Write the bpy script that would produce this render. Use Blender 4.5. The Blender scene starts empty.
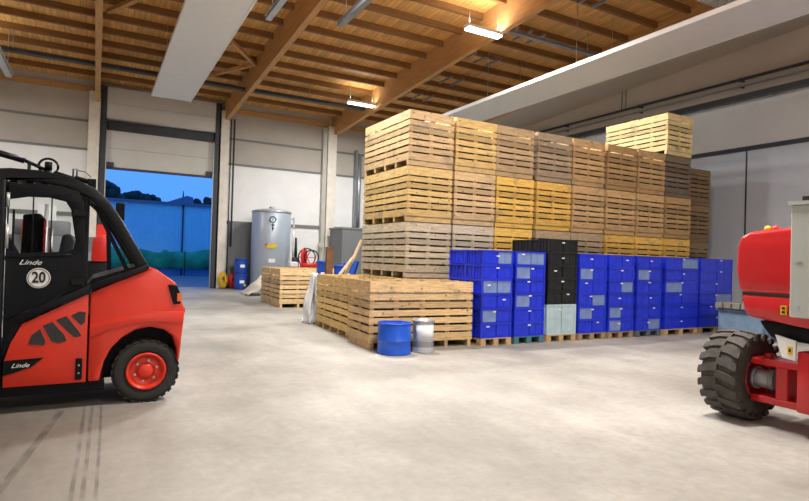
import bpy, bmesh, math, random
from mathutils import Vector, Matrix
from mathutils.geometry import tessellate_polygon
random.seed(7)
PI = math.pi
sc = bpy.context.scene
COL = sc.collection

# ------------------------------------------------------------------ camera
FPX = 558.3; YAW, PITCH, ROLL = [math.radians(a) for a in (28.918, 0.673, 1.698)]
F = Vector((math.sin(YAW)*math.cos(PITCH), math.cos(YAW)*math.cos(PITCH), math.sin(PITCH)))
R0 = Vector((math.cos(YAW), -math.sin(YAW), 0)); U0 = R0.cross(F)
R = math.cos(ROLL)*R0 + math.sin(ROLL)*U0; U = -math.sin(ROLL)*R0 + math.cos(ROLL)*U0
cd = bpy.data.cameras.new('camera'); cam = bpy.data.objects.new('camera', cd); COL.objects.link(cam)
M = Matrix(((R.x, U.x, -F.x, 0), (R.y, U.y, -F.y, 0), (R.z, U.z, -F.z, 1.65), (0, 0, 0, 1)))
cam.matrix_world = M
cd.sensor_fit = 'HORIZONTAL'; cd.sensor_width = 36; cd.lens = 36*FPX/809; cd.clip_end = 500
sc.camera = cam
vs = sc.view_settings; vs.view_transform = 'Standard'; vs.look = 'None'; vs.gamma = 1; vs.use_curve_mapping = False
vs.exposure = -0.70

# ------------------------------------------------------------------ world: dusk sky
w = bpy.data.worlds.new('dusk_sky'); sc.world = w; w.use_nodes = True
nt = w.node_tree; bg = nt.nodes['Background']
tc = nt.nodes.new('ShaderNodeTexCoord'); sp = nt.nodes.new('ShaderNodeSeparateXYZ'); rp = nt.nodes.new('ShaderNodeValToRGB')
nt.links.new(tc.outputs['Generated'], sp.inputs[0]); nt.links.new(sp.outputs['Z'], rp.inputs[0]); nt.links.new(rp.outputs[0], bg.inputs[0])
rp.color_ramp.elements[0].color = (0.075, 0.265, 0.93, 1); rp.color_ramp.elements[0].position = 0.05
rp.color_ramp.elements[1].color = (0.09, 0.32, 0.98, 1); rp.color_ramp.elements[1].position = 0.35
bg.inputs[1].default_value = 2.3

# ------------------------------------------------------------------ lamps' light (fixtures for the first two are built further down; the rest hang unseen)
def area(name, loc, sx, sy, power, col=(1, .985, .955), rot=(0, 0, 0)):
    l = bpy.data.lights.new(name, 'AREA'); l.shape = 'RECTANGLE'; l.size = sx; l.size_y = sy
    l.energy = power; l.color = col
    o = bpy.data.objects.new(name, l); o.location = loc; o.rotation_euler = rot; COL.objects.link(o); return o
ZB = lambda y: 7.6 + .055*(26.3-y)          # underside of the sloping roof beams
LAMPS = [(9.5, 21.3, 7.95, 820), (9.5, 12.9, 8.12, 1150), (8.2, 4.2, 7.6, 330),
         (5.0, 4.6, 8.0, 1050), (-4.2, 3.6, 7.6, 320), (-4.2, 11.6, 8.0, 200), (-4.4, 21.0, 7.6, 520),
         (4.8, -4.6, 8.0, 780), (-4.2, -5.2, 8.0, 120), (10.5, -5.0, 8.0, 380), (4.9, 11.1, 8.15, 1700)]
UP = [.025, .05, 1.3, .28, .5, .12, .15, .3, .3, .4, .1]      # strength of an added upward fill at each lamp, brightens the roof deck
for i, (x, y, z, p) in enumerate(LAMPS):
    area('hall_lamp_light', (x, y, z-.1), 1.5, .22, p)
    area('roof_fill_light', (x, y, z+.2), 1.3, .2, p*UP[i], rot=(PI, 0, 0))  # added fill aimed up at the roof, no fixture of its own

# ------------------------------------------------------------------ helpers
def obj(name, me, mat=None, parent=None, color=None):
    o = bpy.data.objects.new(name, me); COL.objects.link(o)
    if mat is not None and not me.materials: me.materials.append(mat)
    if parent is not None: o.parent = parent
    if color is not None: o.color = (*color, 1)
    return o
def thing(name, label, cat, loc=(0, 0, 0), rz=0, group=None):
    o = bpy.data.objects.new(name, None); COL.objects.link(o); o.location = loc; o.rotation_euler = (0, 0, rz)
    o.empty_display_size = .1
    return tag(o, label, cat, group)
def tag(o, label, cat, group=None, kind=None):
    o['label'] = label; o['category'] = cat
    if group: o['group'] = group
    if kind: o['kind'] = kind
    return o
def struct(o): o['kind'] = 'structure'; return o
def tree(o):
    out = []
    for c in bpy.data.objects:
        if c.parent == o: out.append(c)
    return out
def make_index():
    idx = {}
    for c in bpy.data.objects:
        if c.parent: idx.setdefault(c.parent.name, []).append(c)
    return idx
def dup(root, loc, rz=0, label=None, kids=None, color=None):
    r = root.copy(); COL.objects.link(r); r.location = loc; r.rotation_euler = (0, 0, rz)
    if label: r['label'] = label
    def rec(src, dst):
        for ch in kids.get(src.name, []):
            c = ch.copy(); COL.objects.link(c); c.parent = dst
            if color is not None: c.color = (*color, 1)
            rec(ch, c)
    rec(root, r)
    return r

class MB:
    def __init__(s): s.v = []; s.f = []; s.sm = []
    def add(s, vs_, fs, smooth=False):
        n = len(s.v); s.v += [tuple(p) for p in vs_]; s.f += [tuple(i+n for i in f) for f in fs]; s.sm += [smooth]*len(fs)
        return s
    def box(s, x0, x1, y0, y1, z0, z1, m=None):
        P = [Vector((x, y, z)) for z in (z0, z1) for y in (y0, y1) for x in (x0, x1)]
        if m: P = [m @ p for p in P]
        return s.add(P, [(0, 2, 3, 1), (4, 5, 7, 6), (0, 1, 5, 4), (2, 6, 7, 3), (0, 4, 6, 2), (1, 3, 7, 5)])
    def bar(s, a, b, wd, ht, up=(0, 0, 1)):
        a = Vector(a); b = Vector(b); d = (b-a).normalized(); u = Vector(up)
        if abs(d.dot(u)) > .98: u = Vector((1, 0, 0))
        r = d.cross(u).normalized(); u = r.cross(d)
        P = [e + r*sx*wd/2 + u*sz*ht/2 for e in (a, b) for sx, sz in ((-1, -1), (1, -1), (1, 1), (-1, 1))]
        return s.add(P, [(3, 2, 1, 0), (4, 5, 6, 7), (0, 1, 5, 4), (1, 2, 6, 5), (2, 3, 7, 6), (3, 0, 4, 7)])
    def cyl(s, a, b, r0, r1=None, n=16, cap=True):
        a = Vector(a); b = Vector(b); r1 = r0 if r1 is None else r1
        d = (b-a).normalized(); u = Vector((0, 0, 1)) if abs(d.z) < .9 else Vector((1, 0, 0))
        x = d.cross(u).normalized(); y = d.cross(x)
        P = []
        for e, r in ((a, r0), (b, r1)):
            for k in range(n):
                t = 2*PI*k/n; P.append(e + (x*math.cos(t) + y*math.sin(t))*r)
        s.add(P, [(k, (k+1) % n, n+(k+1) % n, n+k) for k in range(n)], True)
        if cap: s.add(P, [tuple(range(n))[::-1], tuple(range(n, 2*n))])
        return s
    def tube(s, pts, r, n=8, closed=False):
        pts = [Vector(p) for p in pts]; m = len(pts); rings = []
        for i, p in enumerate(pts):
            if closed: d = (pts[(i+1) % m]-pts[i-1])
            else: d = pts[min(i+1, m-1)]-pts[max(i-1, 0)]
            d.normalize(); u = Vector((0, 0, 1)) if abs(d.z) < .9 else Vector((0, 1, 0))
            x = d.cross(u).normalized(); y = d.cross(x)
            rr = r[i] if isinstance(r, (list, tuple)) else r
            rings.append([p + (x*math.cos(2*PI*k/n)+y*math.sin(2*PI*k/n))*rr for k in range(n)])
        P = [q for g in rings for q in g]; fs = []
        for i in range(m if closed else m-1):
            j = (i+1) % m
            for k in range(n): fs.append((i*n+k, i*n+(k+1) % n, j*n+(k+1) % n, j*n+k))
        s.add(P, fs, True)
        if not closed: s.add(P, [tuple(range(n))[::-1], tuple(range((m-1)*n, m*n))])
        return s
    def lathe(s, prof, c=(0, 0, 0), axis='z', n=32, closed=False, smooth=True):
        c = Vector(c); P = []
        for r, h in prof:
            for k in range(n):
                t = 2*PI*k/n
                q = Vector((r*math.cos(t), r*math.sin(t), h)) if axis == 'z' else Vector((r*math.cos(t), h, r*math.sin(t)))
                P.append(c+q)
        fs = []; m = len(prof)
        for i in range(m if closed else m-1):
            j = (i+1) % m
            for k in range(n): fs.append((i*n+k, i*n+(k+1) % n, j*n+(k+1) % n, j*n+k))
        return s.add(P, fs, smooth)
    def plate(s, outer, holes, y0, y1, axis='y'):
        """polygon in the XZ plane (or XY if axis z), extruded y0..y1"""
        loops = [outer] + list(holes)
        flat = [p for l in loops for p in l]
        mk = (lambda p, h: Vector((p[0], h, p[1]))) if axis == 'y' else ((lambda p, h: Vector((p[0], p[1], h))) if axis == 'z' else (lambda p, h: Vector((h, p[0], p[1]))))
        tris = tessellate_polygon([[Vector((p[0], p[1], 0)) for p in l] for l in loops])
        n = len(flat); P = [mk(p, y0) for p in flat] + [mk(p, y1) for p in flat]
        fs = [tuple(t) for t in tris] + [tuple(i+n for i in t[::-1]) for t in tris]
        k = 0
        for l in loops:
            m = len(l)
            for i in range(m):
                a = k+i; b = k+(i+1) % m; fs.append((a, b, b+n, a+n))
            k += m
        return s.add(P, fs)
    def mesh(s, name, bevel=0, seg=2, autos=True):
        me = bpy.data.meshes.new(name); me.from_pydata(s.v, [], s.f); me.update()
        bm = bmesh.new(); bm.from_mesh(me)
        for f, q in zip(bm.faces, s.sm): f.smooth = q
        bmesh.ops.remove_doubles(bm, verts=bm.verts, dist=1e-6)
        bmesh.ops.recalc_face_normals(bm, faces=bm.faces)
        if bevel:
            ed = [e for e in bm.edges if len(e.link_faces) == 2 and e.calc_face_angle(0) > .5]
            bmesh.ops.bevel(bm, geom=ed, offset=bevel, segments=seg, affect='EDGES', profile=.5)
            if seg > 1:
                for f in bm.faces: f.smooth = True
        bm.to_mesh(me); bm.free()
        if bevel and seg > 1:
            try: me.set_sharp_from_angle(angle=math.radians(40))
            except Exception: pass
        return me
    def build(s, name, mat, parent=None, color=None, bevel=0, seg=2): return obj(name, s.mesh(name, bevel, seg), mat, parent, color)

def text(body, size, mat, parent, loc, rot, name='lettering', shear=0, ext=.002, bold=0, sx=1):
    c = bpy.data.curves.new('t', 'FONT'); c.body = body; c.size = size; c.shear = shear; c.extrude = ext; c.offset = bold
    c.align_x = 'CENTER'; c.align_y = 'CENTER'; c.resolution_u = 3
    t = bpy.data.objects.new('t', c); COL.objects.link(t)
    dg = bpy.context.evaluated_depsgraph_get(); me = bpy.data.meshes.new_from_object(t.evaluated_get(dg))
    bpy.data.objects.remove(t); me.name = name; me.materials.clear()
    o = obj(name, me, mat, parent); o.location = loc; o.rotation_euler = rot; o.scale = (sx, 1, 1); return o

# ------------------------------------------------------------------ materials
def mat(name, col=(.5, .5, .5), rough=.5, metal=0, noise=0, nscale=3, bump=0, bscale=30, spec=.5, coat=0, objcol=False, emit=None, estr=0, stretch=None, island=0):
    m = bpy.data.materials.new(name); m.use_nodes = True; n = m.node_tree; b = n.nodes['Principled BSDF']
    b.inputs['Base Color'].default_value = (*col, 1); b.inputs['Roughness'].default_value = rough; b.inputs['Metallic'].default_value = metal
    b.inputs['Specular IOR Level'].default_value = spec
    if coat: b.inputs['Coat Weight'].default_value = coat
    tcn = n.nodes.new('ShaderNodeTexCoord'); src = None
    if objcol:
        oi = n.nodes.new('ShaderNodeObjectInfo'); src = oi.outputs['Color']
    vec = tcn.outputs['Object']
    if stretch:
        mp = n.nodes.new('ShaderNodeMapping'); mp.inputs['Scale'].default_value = stretch; n.links.new(vec, mp.inputs[0]); vec = mp.outputs[0]
    if noise:
        nz = n.nodes.new('ShaderNodeTexNoise'); nz.inputs['Scale'].default_value = nscale; nz.inputs['Detail'].default_value = 6; nz.inputs['Roughness'].default_value = .6
        n.links.new(vec, nz.inputs['Vector'])
        mr = n.nodes.new('ShaderNodeMapRange'); mr.inputs[1].default_value = .3; mr.inputs[2].default_value = .7
        mr.inputs[3].default_value = 1-noise; mr.inputs[4].default_value = 1+noise*.6
        n.links.new(nz.outputs[0], mr.inputs[0]); val = mr.outputs[0]
        if island:
            ge = n.nodes.new('ShaderNodeNewGeometry'); mr2 = n.nodes.new('ShaderNodeMapRange')
            mr2.inputs[3].default_value = 1-island; mr2.inputs[4].default_value = 1+island*.6
            n.links.new(ge.outputs['Random Per Island'], mr2.inputs[0])
            mm = n.nodes.new('ShaderNodeMath'); mm.operation = 'MULTIPLY'; n.links.new(val, mm.inputs[0]); n.links.new(mr2.outputs[0], mm.inputs[1]); val = mm.outputs[0]
        vm = n.nodes.new('ShaderNodeVectorMath'); vm.operation = 'SCALE'
        if src: n.links.new(src, vm.inputs[0])
        else: vm.inputs[0].default_value = col
        n.links.new(val, vm.inputs['Scale']); src = vm.outputs[0]
    if src: n.links.new(src, b.inputs['Base Color'])
    if bump:
        nb = n.nodes.new('ShaderNodeTexNoise'); nb.inputs['Scale'].default_value = bscale; nb.inputs['Detail'].default_value = 4
        n.links.new(vec, nb.inputs['Vector']); bp = n.nodes.new('ShaderNodeBump'); bp.inputs['Strength'].default_value = bump; bp.inputs['Distance'].default_value = .01
        n.links.new(nb.outputs[0], bp.inputs['Height']); n.links.new(bp.outputs[0], b.inputs['Normal'])
    if emit: b.inputs['Emission Color'].default_value = (*emit, 1); b.inputs['Emission Strength'].default_value = estr
    return m

def crate_wood():
    """sawn boards: colour from the object, each board its own tone, grain along the board, dark knots and grey stains"""
    m = mat('crate_wood', objcol=True, rough=.75, noise=.36, nscale=2.2, stretch=(1.6, 1.6, 20), island=.3, bump=.25, bscale=6, spec=.25)
    n = m.node_tree; b = n.nodes['Principled BSDF']; src = b.inputs['Base Color'].links[0].from_socket
    tcn = n.nodes.new('ShaderNodeTexCoord'); oi = n.nodes.new('ShaderNodeObjectInfo')
    ad = n.nodes.new('ShaderNodeVectorMath'); ad.operation = 'ADD'
    sc3 = n.nodes.new('ShaderNodeVectorMath'); sc3.operation = 'SCALE'; sc3.inputs['Scale'].default_value = 1.0
    n.links.new(oi.outputs['Location'], sc3.inputs[0]); n.links.new(tcn.outputs['Object'], ad.inputs[0]); n.links.new(sc3.outputs[0], ad.inputs[1])
    st = n.nodes.new('ShaderNodeTexNoise'); st.inputs['Scale'].default_value = 2.1; st.inputs['Detail'].default_value = 7; st.inputs['Roughness'].default_value = .65; n.links.new(ad.outputs[0], st.inputs['Vector'])
    r1 = n.nodes.new('ShaderNodeMapRange'); r1.inputs[1].default_value = .55; r1.inputs[2].default_value = .70; r1.inputs[4].default_value = .6; n.links.new(st.outputs[0], r1.inputs[0])
    mx = n.nodes.new('ShaderNodeMix'); mx.data_type = 'RGBA'; n.links.new(r1.outputs[0], mx.inputs[0]); n.links.new(src, mx.inputs[6]); mx.inputs[7].default_value = (.22, .18, .14, 1)
    kn = n.nodes.new('ShaderNodeTexVoronoi'); kn.inputs['Scale'].default_value = 5.5; n.links.new(ad.outputs[0], kn.inputs['Vector'])
    r2 = n.nodes.new('ShaderNodeMapRange'); r2.inputs[1].default_value = .07; r2.inputs[2].default_value = .17; r2.inputs[3].default_value = .75; r2.inputs[4].default_value = 0; n.links.new(kn.outputs['Distance'], r2.inputs[0])
    mx2 = n.nodes.new('ShaderNodeMix'); mx2.data_type = 'RGBA'; n.links.new(r2.outputs[0], mx2.inputs[0]); n.links.new(mx.outputs[2], mx2.inputs[6]); mx2.inputs[7].default_value = (.16, .08, .03, 1)
    n.links.new(mx2.outputs[2], b.inputs['Base Color']); return m

M_ = {}
M_['crate'] = crate_wood()
M_['potato'] = mat('dark_slot_filler', (.07, .05, .032), .95, noise=.6, nscale=14, bump=1, bscale=14)  # added unseen crate filler, dark so the slots between boards read black
M_['pallet'] = mat('pallet_wood', objcol=True, rough=.8, noise=.25, nscale=3, stretch=(2, 2, 12), island=.2)
M_['concrete_col'] = mat('column_concrete', (.82, .78, .69), .8, noise=.14, nscale=2)
M_['wall_up'] = mat('wall_upper_tone', (.50, .47, .42), .85, noise=.07, nscale=1.2)  # upper far wall is a duller, warmer tone than the lower part
M_['wall_low'] = mat('wall_lower_tone', (.86, .87, .87), .7, noise=.05, nscale=1.5)
M_['door_panel'] = mat('door_panel_paint', (.66, .65, .61), .55, noise=.05, nscale=1)
M_['right_low'] = mat('right_wall_paint', (.60, .65, .74), .8, noise=.07, nscale=.8)
M_['right_up'] = mat('right_wall_upper_paint', (.66, .57, .48), .85, noise=.06, nscale=.6)
M_['soffit'] = mat('aisle_soffit_paint', (.56, .48, .40), .85, noise=.05, nscale=.6)
M_['right_mid'] = mat('right_wall_band_paint', (.76, .77, .78), .8, noise=.05, nscale=.8)
M_['dark_steel'] = mat('dark_steel', (.05, .055, .06), .5, .3, noise=.2)
M_['grey_steel'] = mat('grey_steel', (.3, .32, .34), .45, .5, noise=.15)
M_['upright'] = mat('upright_paint', (.52, .51, .45), .6, noise=.1)
M_['galv'] = mat('galvanised_steel', (.5, .53, .55), .35, .7, noise=.15)
M_['trim'] = mat('trim_metal', (.20, .20, .19), .6, .1)
M_['white_panel'] = mat('white_enamel_panel', (.86, .86, .85), .45, noise=.03)
M_['beam'] = mat('glulam_wood', (.58, .31, .11), .6, noise=.22, nscale=1.4, stretch=(12, .8, 12), bump=.1)
M_['purlin'] = mat('purlin_wood', (.25, .115, .032), .65, noise=.25, nscale=1.5, stretch=(1, 10, 10))
M_['tank'] = mat('tank_paint', (.44, .51, .60), .35, .25, noise=.08, nscale=1.3)
M_['blue_drum'] = mat('blue_drum_plastic', (.012, .07, .42), .38, noise=.15, nscale=4)
M_['blue_steel'] = mat('blue_drum_steel', (.008, .09, .60), .35, 0, noise=.12, nscale=5)
M_['plastic'] = mat('container_plastic', objcol=True, rough=.42, noise=.16, nscale=5, spec=.5)
M_['black_plastic'] = mat('black_plastic', (.008, .009, .010), .45, noise=.3, nscale=6)
M_['label_white'] = mat('white_label', (.8, .82, .82), .5)
M_['yellow'] = mat('yellow_paint', (.78, .5, .02), .5, noise=.1)
M_['red_plain'] = mat('red_paint', (.62, .02, .015), .4, noise=.1)
M_['fork_red'] = mat('forklift_red_paint', (.66, .030, .010), .3, noise=.16, nscale=2.5, coat=.3)
M_['lift_red'] = mat('lift_red_paint', (.52, .007, .010), .32, noise=.07, nscale=2, coat=.3)
M_['fork_black'] = mat('forklift_black_paint', (.0035, .0045, .0065), .5, noise=.2, nscale=4, spec=.18)
M_['fork_black_gloss'] = mat('forklift_guard_paint', (.004, .005, .007), .35, noise=.1, spec=.28)
M_['vent'] = mat('vent_mesh_black', (.03, .028, .028), .7, noise=.4, nscale=60)
M_['rubber'] = mat('tyre_rubber', (.022, .022, .021), .8, noise=.35, nscale=12, bump=.3)
M_['rubber_dusty'] = mat('dusty_tyre_rubber', (.075, .068, .06), .9, noise=.4, nscale=7, bump=.5, bscale=25)
M_['hub_grey'] = mat('hub_grey_paint', (.34, .37, .40), .4, .3, noise=.15)
M_['cab_grey'] = mat('cabinet_grey_paint', (.45, .49, .46), .45, noise=.06)
M_['seat'] = mat('seat_fabric', (.03, .03, .033), .8)
M_['white_film'] = mat('white_plastic_film', (.72, .74, .76), .35, noise=.12, nscale=5, bump=.6, bscale=9)
M_['tarp'] = mat('cream_tarp', (.62, .57, .47), .8, noise=.15, nscale=4, bump=.5, bscale=8)
M_['teal'] = mat('teal_tarp', (.03, .36, .18), .8, noise=.5, nscale=.6, stretch=(1, 1, 2))
M_['shed'] = mat('shed_sheet_metal', (.34, .74, .86), .6, noise=.06)
M_['shed_roof'] = mat('shed_roof_edge', (.12, .16, .25), .6)
M_['blue_stripe'] = mat('blue_base_paint', (.10, .25, .6), .6)
M_['leaf'] = mat('dark_foliage', (.012, .03, .02), .9, noise=.5, nscale=2)
M_['rust'] = mat('rusty_brown_steel', (.17, .07, .025), .7, noise=.6, nscale=3, stretch=(2, 2, 1.2))
M_['box_grey'] = mat('grey_sheet_metal', (.19, .20, .215), .55, .1, noise=.05)
M_['lamp'] = mat('lamp_diffuser', (1, 1, 1), .5, emit=(1, .98, .95), estr=14)
M_['skirt'] = mat('pale_sheet', (.15, .23, .33), .6, noise=.2, nscale=6)

def deck_mat():
    m = mat('roof_deck_boards', (.88, .47, .14), .6, noise=.2, nscale=1.6, stretch=(8, .9, 1))
    n = m.node_tree; b = n.nodes['Principled BSDF']; src = b.inputs['Base Color'].links[0].from_socket
    tcn = n.nodes.new('ShaderNodeTexCoord'); mp = n.nodes.new('ShaderNodeMapping'); mp.inputs['Rotation'].default_value = (0, 0, PI/2)
    n.links.new(tcn.outputs['Object'], mp.inputs[0])
    br = n.nodes.new('ShaderNodeTexBrick'); br.inputs['Color1'].default_value = (1, 1, 1, 1); br.inputs['Color2'].default_value = (.68, .68, .68, 1); br.inputs['Mortar'].default_value = (.2, .2, .2, 1)
    br.inputs['Scale'].default_value = 1; br.inputs['Mortar Size'].default_value = .006; br.inputs['Brick Width'].default_value = 1.3; br.inputs['Row Height'].default_value = .16
    n.links.new(mp.outputs[0], br.inputs['Vector'])
    mx = n.nodes.new('ShaderNodeMix'); mx.data_type = 'RGBA'; mx.blend_type = 'MULTIPLY'; mx.inputs[0].default_value = .8
    n.links.new(src, mx.inputs[6]); n.links.new(br.outputs[0], mx.inputs[7]); n.links.new(mx.outputs[2], b.inputs['Base Color']); return m
M_['deck'] = deck_mat()

def floor_mat():
    m = bpy.data.materials.new('worn_concrete_floor'); m.use_nodes = True; n = m.node_tree; b = n.nodes['Principled BSDF']
    tcn = n.nodes.new('ShaderNodeTexCoord')
    def nz(s, d, mp=None, r=.55):
        t = n.nodes.new('ShaderNodeTexNoise'); t.inputs['Scale'].default_value = s; t.inputs['Detail'].default_value = d; t.inputs['Roughness'].default_value = r
        if mp:
            q = n.nodes.new('ShaderNodeMapping'); q.inputs['Scale'].default_value = mp; n.links.new(tcn.outputs['Object'], q.inputs[0]); n.links.new(q.outputs[0], t.inputs['Vector'])
        else: n.links.new(tcn.outputs['Object'], t.inputs['Vector'])
        return t.outputs[0]
    a = nz(.38, 5); c = nz(1.6, 8, (1, .35, 1), .7); d = nz(11, 6, None, .7)
    r = n.nodes.new('ShaderNodeValToRGB'); r.color_ramp.elements[0].position = .36; r.color_ramp.elements[1].position = .66
    r.color_ramp.elements[0].color = (.235, .222, .195, 1); r.color_ramp.elements[1].color = (.40, .385, .35, 1)
    n.links.new(a, r.inputs[0])
    def mul(src, f, lo, hi):
        mr = n.nodes.new('ShaderNodeMapRange'); mr.inputs[1].default_value = .3; mr.inputs[2].default_value = .7; mr.inputs[3].default_value = lo; mr.inputs[4].default_value = hi
        n.links.new(f, mr.inputs[0]); v = n.nodes.new('ShaderNodeVectorMath'); v.operation = 'SCALE'; n.links.new(src, v.inputs[0]); n.links.new(mr.outputs[0], v.inputs['Scale']); return v.outputs[0]
    s = mul(mul(r.outputs[0], c, .78, 1.14), d, .88, 1.1)
    # blotchy darker floor towards the left and front, fading out along x and y
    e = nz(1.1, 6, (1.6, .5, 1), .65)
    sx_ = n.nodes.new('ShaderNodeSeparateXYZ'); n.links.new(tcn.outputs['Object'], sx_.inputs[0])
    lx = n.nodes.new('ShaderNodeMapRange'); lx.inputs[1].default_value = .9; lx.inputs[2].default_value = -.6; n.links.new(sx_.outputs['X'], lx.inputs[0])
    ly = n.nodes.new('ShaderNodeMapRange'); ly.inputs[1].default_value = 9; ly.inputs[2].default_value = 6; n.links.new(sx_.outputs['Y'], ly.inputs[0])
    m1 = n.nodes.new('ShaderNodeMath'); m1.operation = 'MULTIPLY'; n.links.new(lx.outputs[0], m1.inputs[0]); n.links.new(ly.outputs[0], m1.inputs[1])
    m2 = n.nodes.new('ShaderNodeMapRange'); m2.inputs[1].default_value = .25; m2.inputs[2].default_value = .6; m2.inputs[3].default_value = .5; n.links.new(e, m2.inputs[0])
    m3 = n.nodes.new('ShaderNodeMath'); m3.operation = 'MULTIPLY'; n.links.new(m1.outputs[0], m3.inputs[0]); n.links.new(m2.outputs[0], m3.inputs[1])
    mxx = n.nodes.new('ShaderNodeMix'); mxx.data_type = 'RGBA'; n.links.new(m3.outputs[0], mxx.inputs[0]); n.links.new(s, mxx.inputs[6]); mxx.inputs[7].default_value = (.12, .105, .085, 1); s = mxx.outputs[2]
    n.links.new(s, b.inputs['Base Color'])
    mr = n.nodes.new('ShaderNodeMapRange'); mr.inputs[3].default_value = .45; mr.inputs[4].default_value = .75; n.links.new(c, mr.inputs[0]); n.links.new(mr.outputs[0], b.inputs['Roughness'])
    bp = n.nodes.new('ShaderNodeBump'); bp.inputs['Strength'].default_value = .12; bp.inputs['Distance'].default_value = .01; n.links.new(d, bp.inputs['Height']); n.links.new(bp.outputs[0], b.inputs['Normal'])
    return m
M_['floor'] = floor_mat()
def glass_mat():
    m = bpy.data.materials.new('cab_glass'); m.use_nodes = True; b = m.node_tree.nodes['Principled BSDF']
    b.inputs['Base Color'].default_value = (.80, .84, .84, 1); b.inputs['Transmission Weight'].default_value = 1; b.inputs['Roughness'].default_value = .02; b.inputs['IOR'].default_value = 1.02
    return m
M_['glass'] = glass_mat()
def mark_mat():
    m = bpy.data.materials.new('tyre_mark_rubber'); m.use_nodes = True; n = m.node_tree; b = n.nodes['Principled BSDF']
    b.inputs['Base Color'].default_value = (.07, .066, .06, 1); b.inputs['Roughness'].default_value = .8
    t = n.nodes.new('ShaderNodeTexNoise'); t.inputs['Scale'].default_value = 3.5; mr = n.nodes.new('ShaderNodeMapRange'); mr.inputs[1].default_value = .35; mr.inputs[2].default_value = .65; mr.inputs[3].default_value = .05; mr.inputs[4].default_value = .30
    tcn = n.nodes.new('ShaderNodeTexCoord'); n.links.new(tcn.outputs['Object'], t.inputs['Vector'])
    n.links.new(t.outputs[0], mr.inputs[0]); n.links.new(mr.outputs[0], b.inputs['Alpha']); return m
M_['mark'] = mark_mat()

# ================================================================== THE HALL
XL, XR, YB, YF = -14, 19.0, -10.0, 26.3
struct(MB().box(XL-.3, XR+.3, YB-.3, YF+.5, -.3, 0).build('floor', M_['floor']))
ZD = lambda y: ZB(y) + .92
def slopeslab(x0, x1, y0, y1, za, zb_):
    P = [(x, y, (ZB(y)+d)) for d in (za, zb_) for y in (y0, y1) for x in (x0, x1)]
    return MB().add(P, [(0, 2, 3, 1), (4, 5, 7, 6), (0, 1, 5, 4), (2, 6, 7, 3), (0, 4, 6, 2), (1, 3, 7, 5)])
struct(slopeslab(XL-.3, XR+.3, YB-.3, YF+.4, .92, 1.1).build('ceiling', M_['deck']))
struct(slopeslab(15.6, XR, YB, YF, .62, .68).build('ceiling_side_aisle', M_['soffit']))
# walls
struct(MB().box(XL-.3, XL, YB-.3, YF+.4, 0, 12).build('wall_left', M_['wall_low']))
struct(MB().box(XL, XR, YB-.3, YB, 0, 12).build('wall_back', M_['wall_low']))
wr = struct(MB().box(XR, XR+.3, YB-.3, YF+.4, 7.45, 12).build('wall_right', M_['right_up']))
struct(MB().box(XR, XR+.3, YB-.3, YF+.4, 5.62, 7.45).build('wall_right_middle', M_['right_mid']))
struct(MB().box(XR, XR+.3, YB-.3, YF+.4, 0, 5.62).build('wall_right_lower', M_['right_low']))
DX0, DX1 = .12, 4.62
struct(MB().box(XL, DX0, YF, YF+.3, 5.68, 9).box(DX1, XR, YF, YF+.3, 5.68, 9).box(DX0, DX1, YF+.02, YF+.3, 6.55, 9).build('wall_far', M_['wall_up']))
struct(MB().box(XL, DX0, YF, YF+.3, 0, 5.68).box(DX1, XR, YF, YF+.3, 0, 5.68).build('wall_far_lower', M_['wall_low']))
# rim board at the wall head
struct(MB().box(XL, XR, YF-.1, YF, 8.02, 8.22).build('trim_1', M_['beam']))
# horizontal joints of the far wall
t2 = MB()
for z in (6.84, 5.68, 3.03):
    for a, b in ((XL, DX0-.05), (DX1+.05, XR)):
        t2.box(a, b, YF-.04, YF, z-(.12 if z < 4 else .05), z+.04)
struct(t2.build('trim_2', M_['trim']))
t3 = MB()
for z, h in ((5.62, .07),): t3.box(XR-.07, XR, YB, YF, z-h, z+h)
t3.box(XR-.025, XR, 10.83, 10.87, 0, 5.55)
t3.box(XR-.01, XR, 6.9, 6.93, 0, 5.55)
struct(t3.build('trim_3', M_['dark_steel']))
# columns on the far wall
for i, cx_ in enumerate((-.2, 4.90, 10.11)):
    struct(MB().box(cx_-.23, cx_+.23, YF-.32, YF, 0, 8.02).build('trim_%d' % (4+i), M_['concrete_col'], bevel=.015, seg=1))
# roof beams and purlins
for i, bx in enumerate((-.13, 5.02, 10.27, 15.42, -5.3, -10.4)):
    struct(slopeslab(bx-.09, bx+.09, YB, YF-.02, 0, .92).build('trim_%d' % (10+i), M_['beam']))
k = 0
y = 9.43-1.12*17
while y < 26:
    if y > YB+.2:
        struct(slopeslab(XL, 15.35, y-.05, y+.05, .73, .92).build('trim_%d' % (20+k), M_['purlin'])); k += 1
    y += 1.12
# cross bracing under the roof
for a, b in (((3.58, 18.75), (4.85, 20.45)), ((3.58, 22.42), (4.85, 20.42)), ((1.2, 14.2), (4.6, 10.6)), ((.1, 18.6), (1.9, 15.4))):
    m = MB(); m.bar((a[0], a[1], ZB(a[1])+.58), (b[0], b[1], ZB(b[1])+.58), .13, .12)
    struct(m.build('trim_%d' % (60+k), M_['beam'])); k += 1

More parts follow.
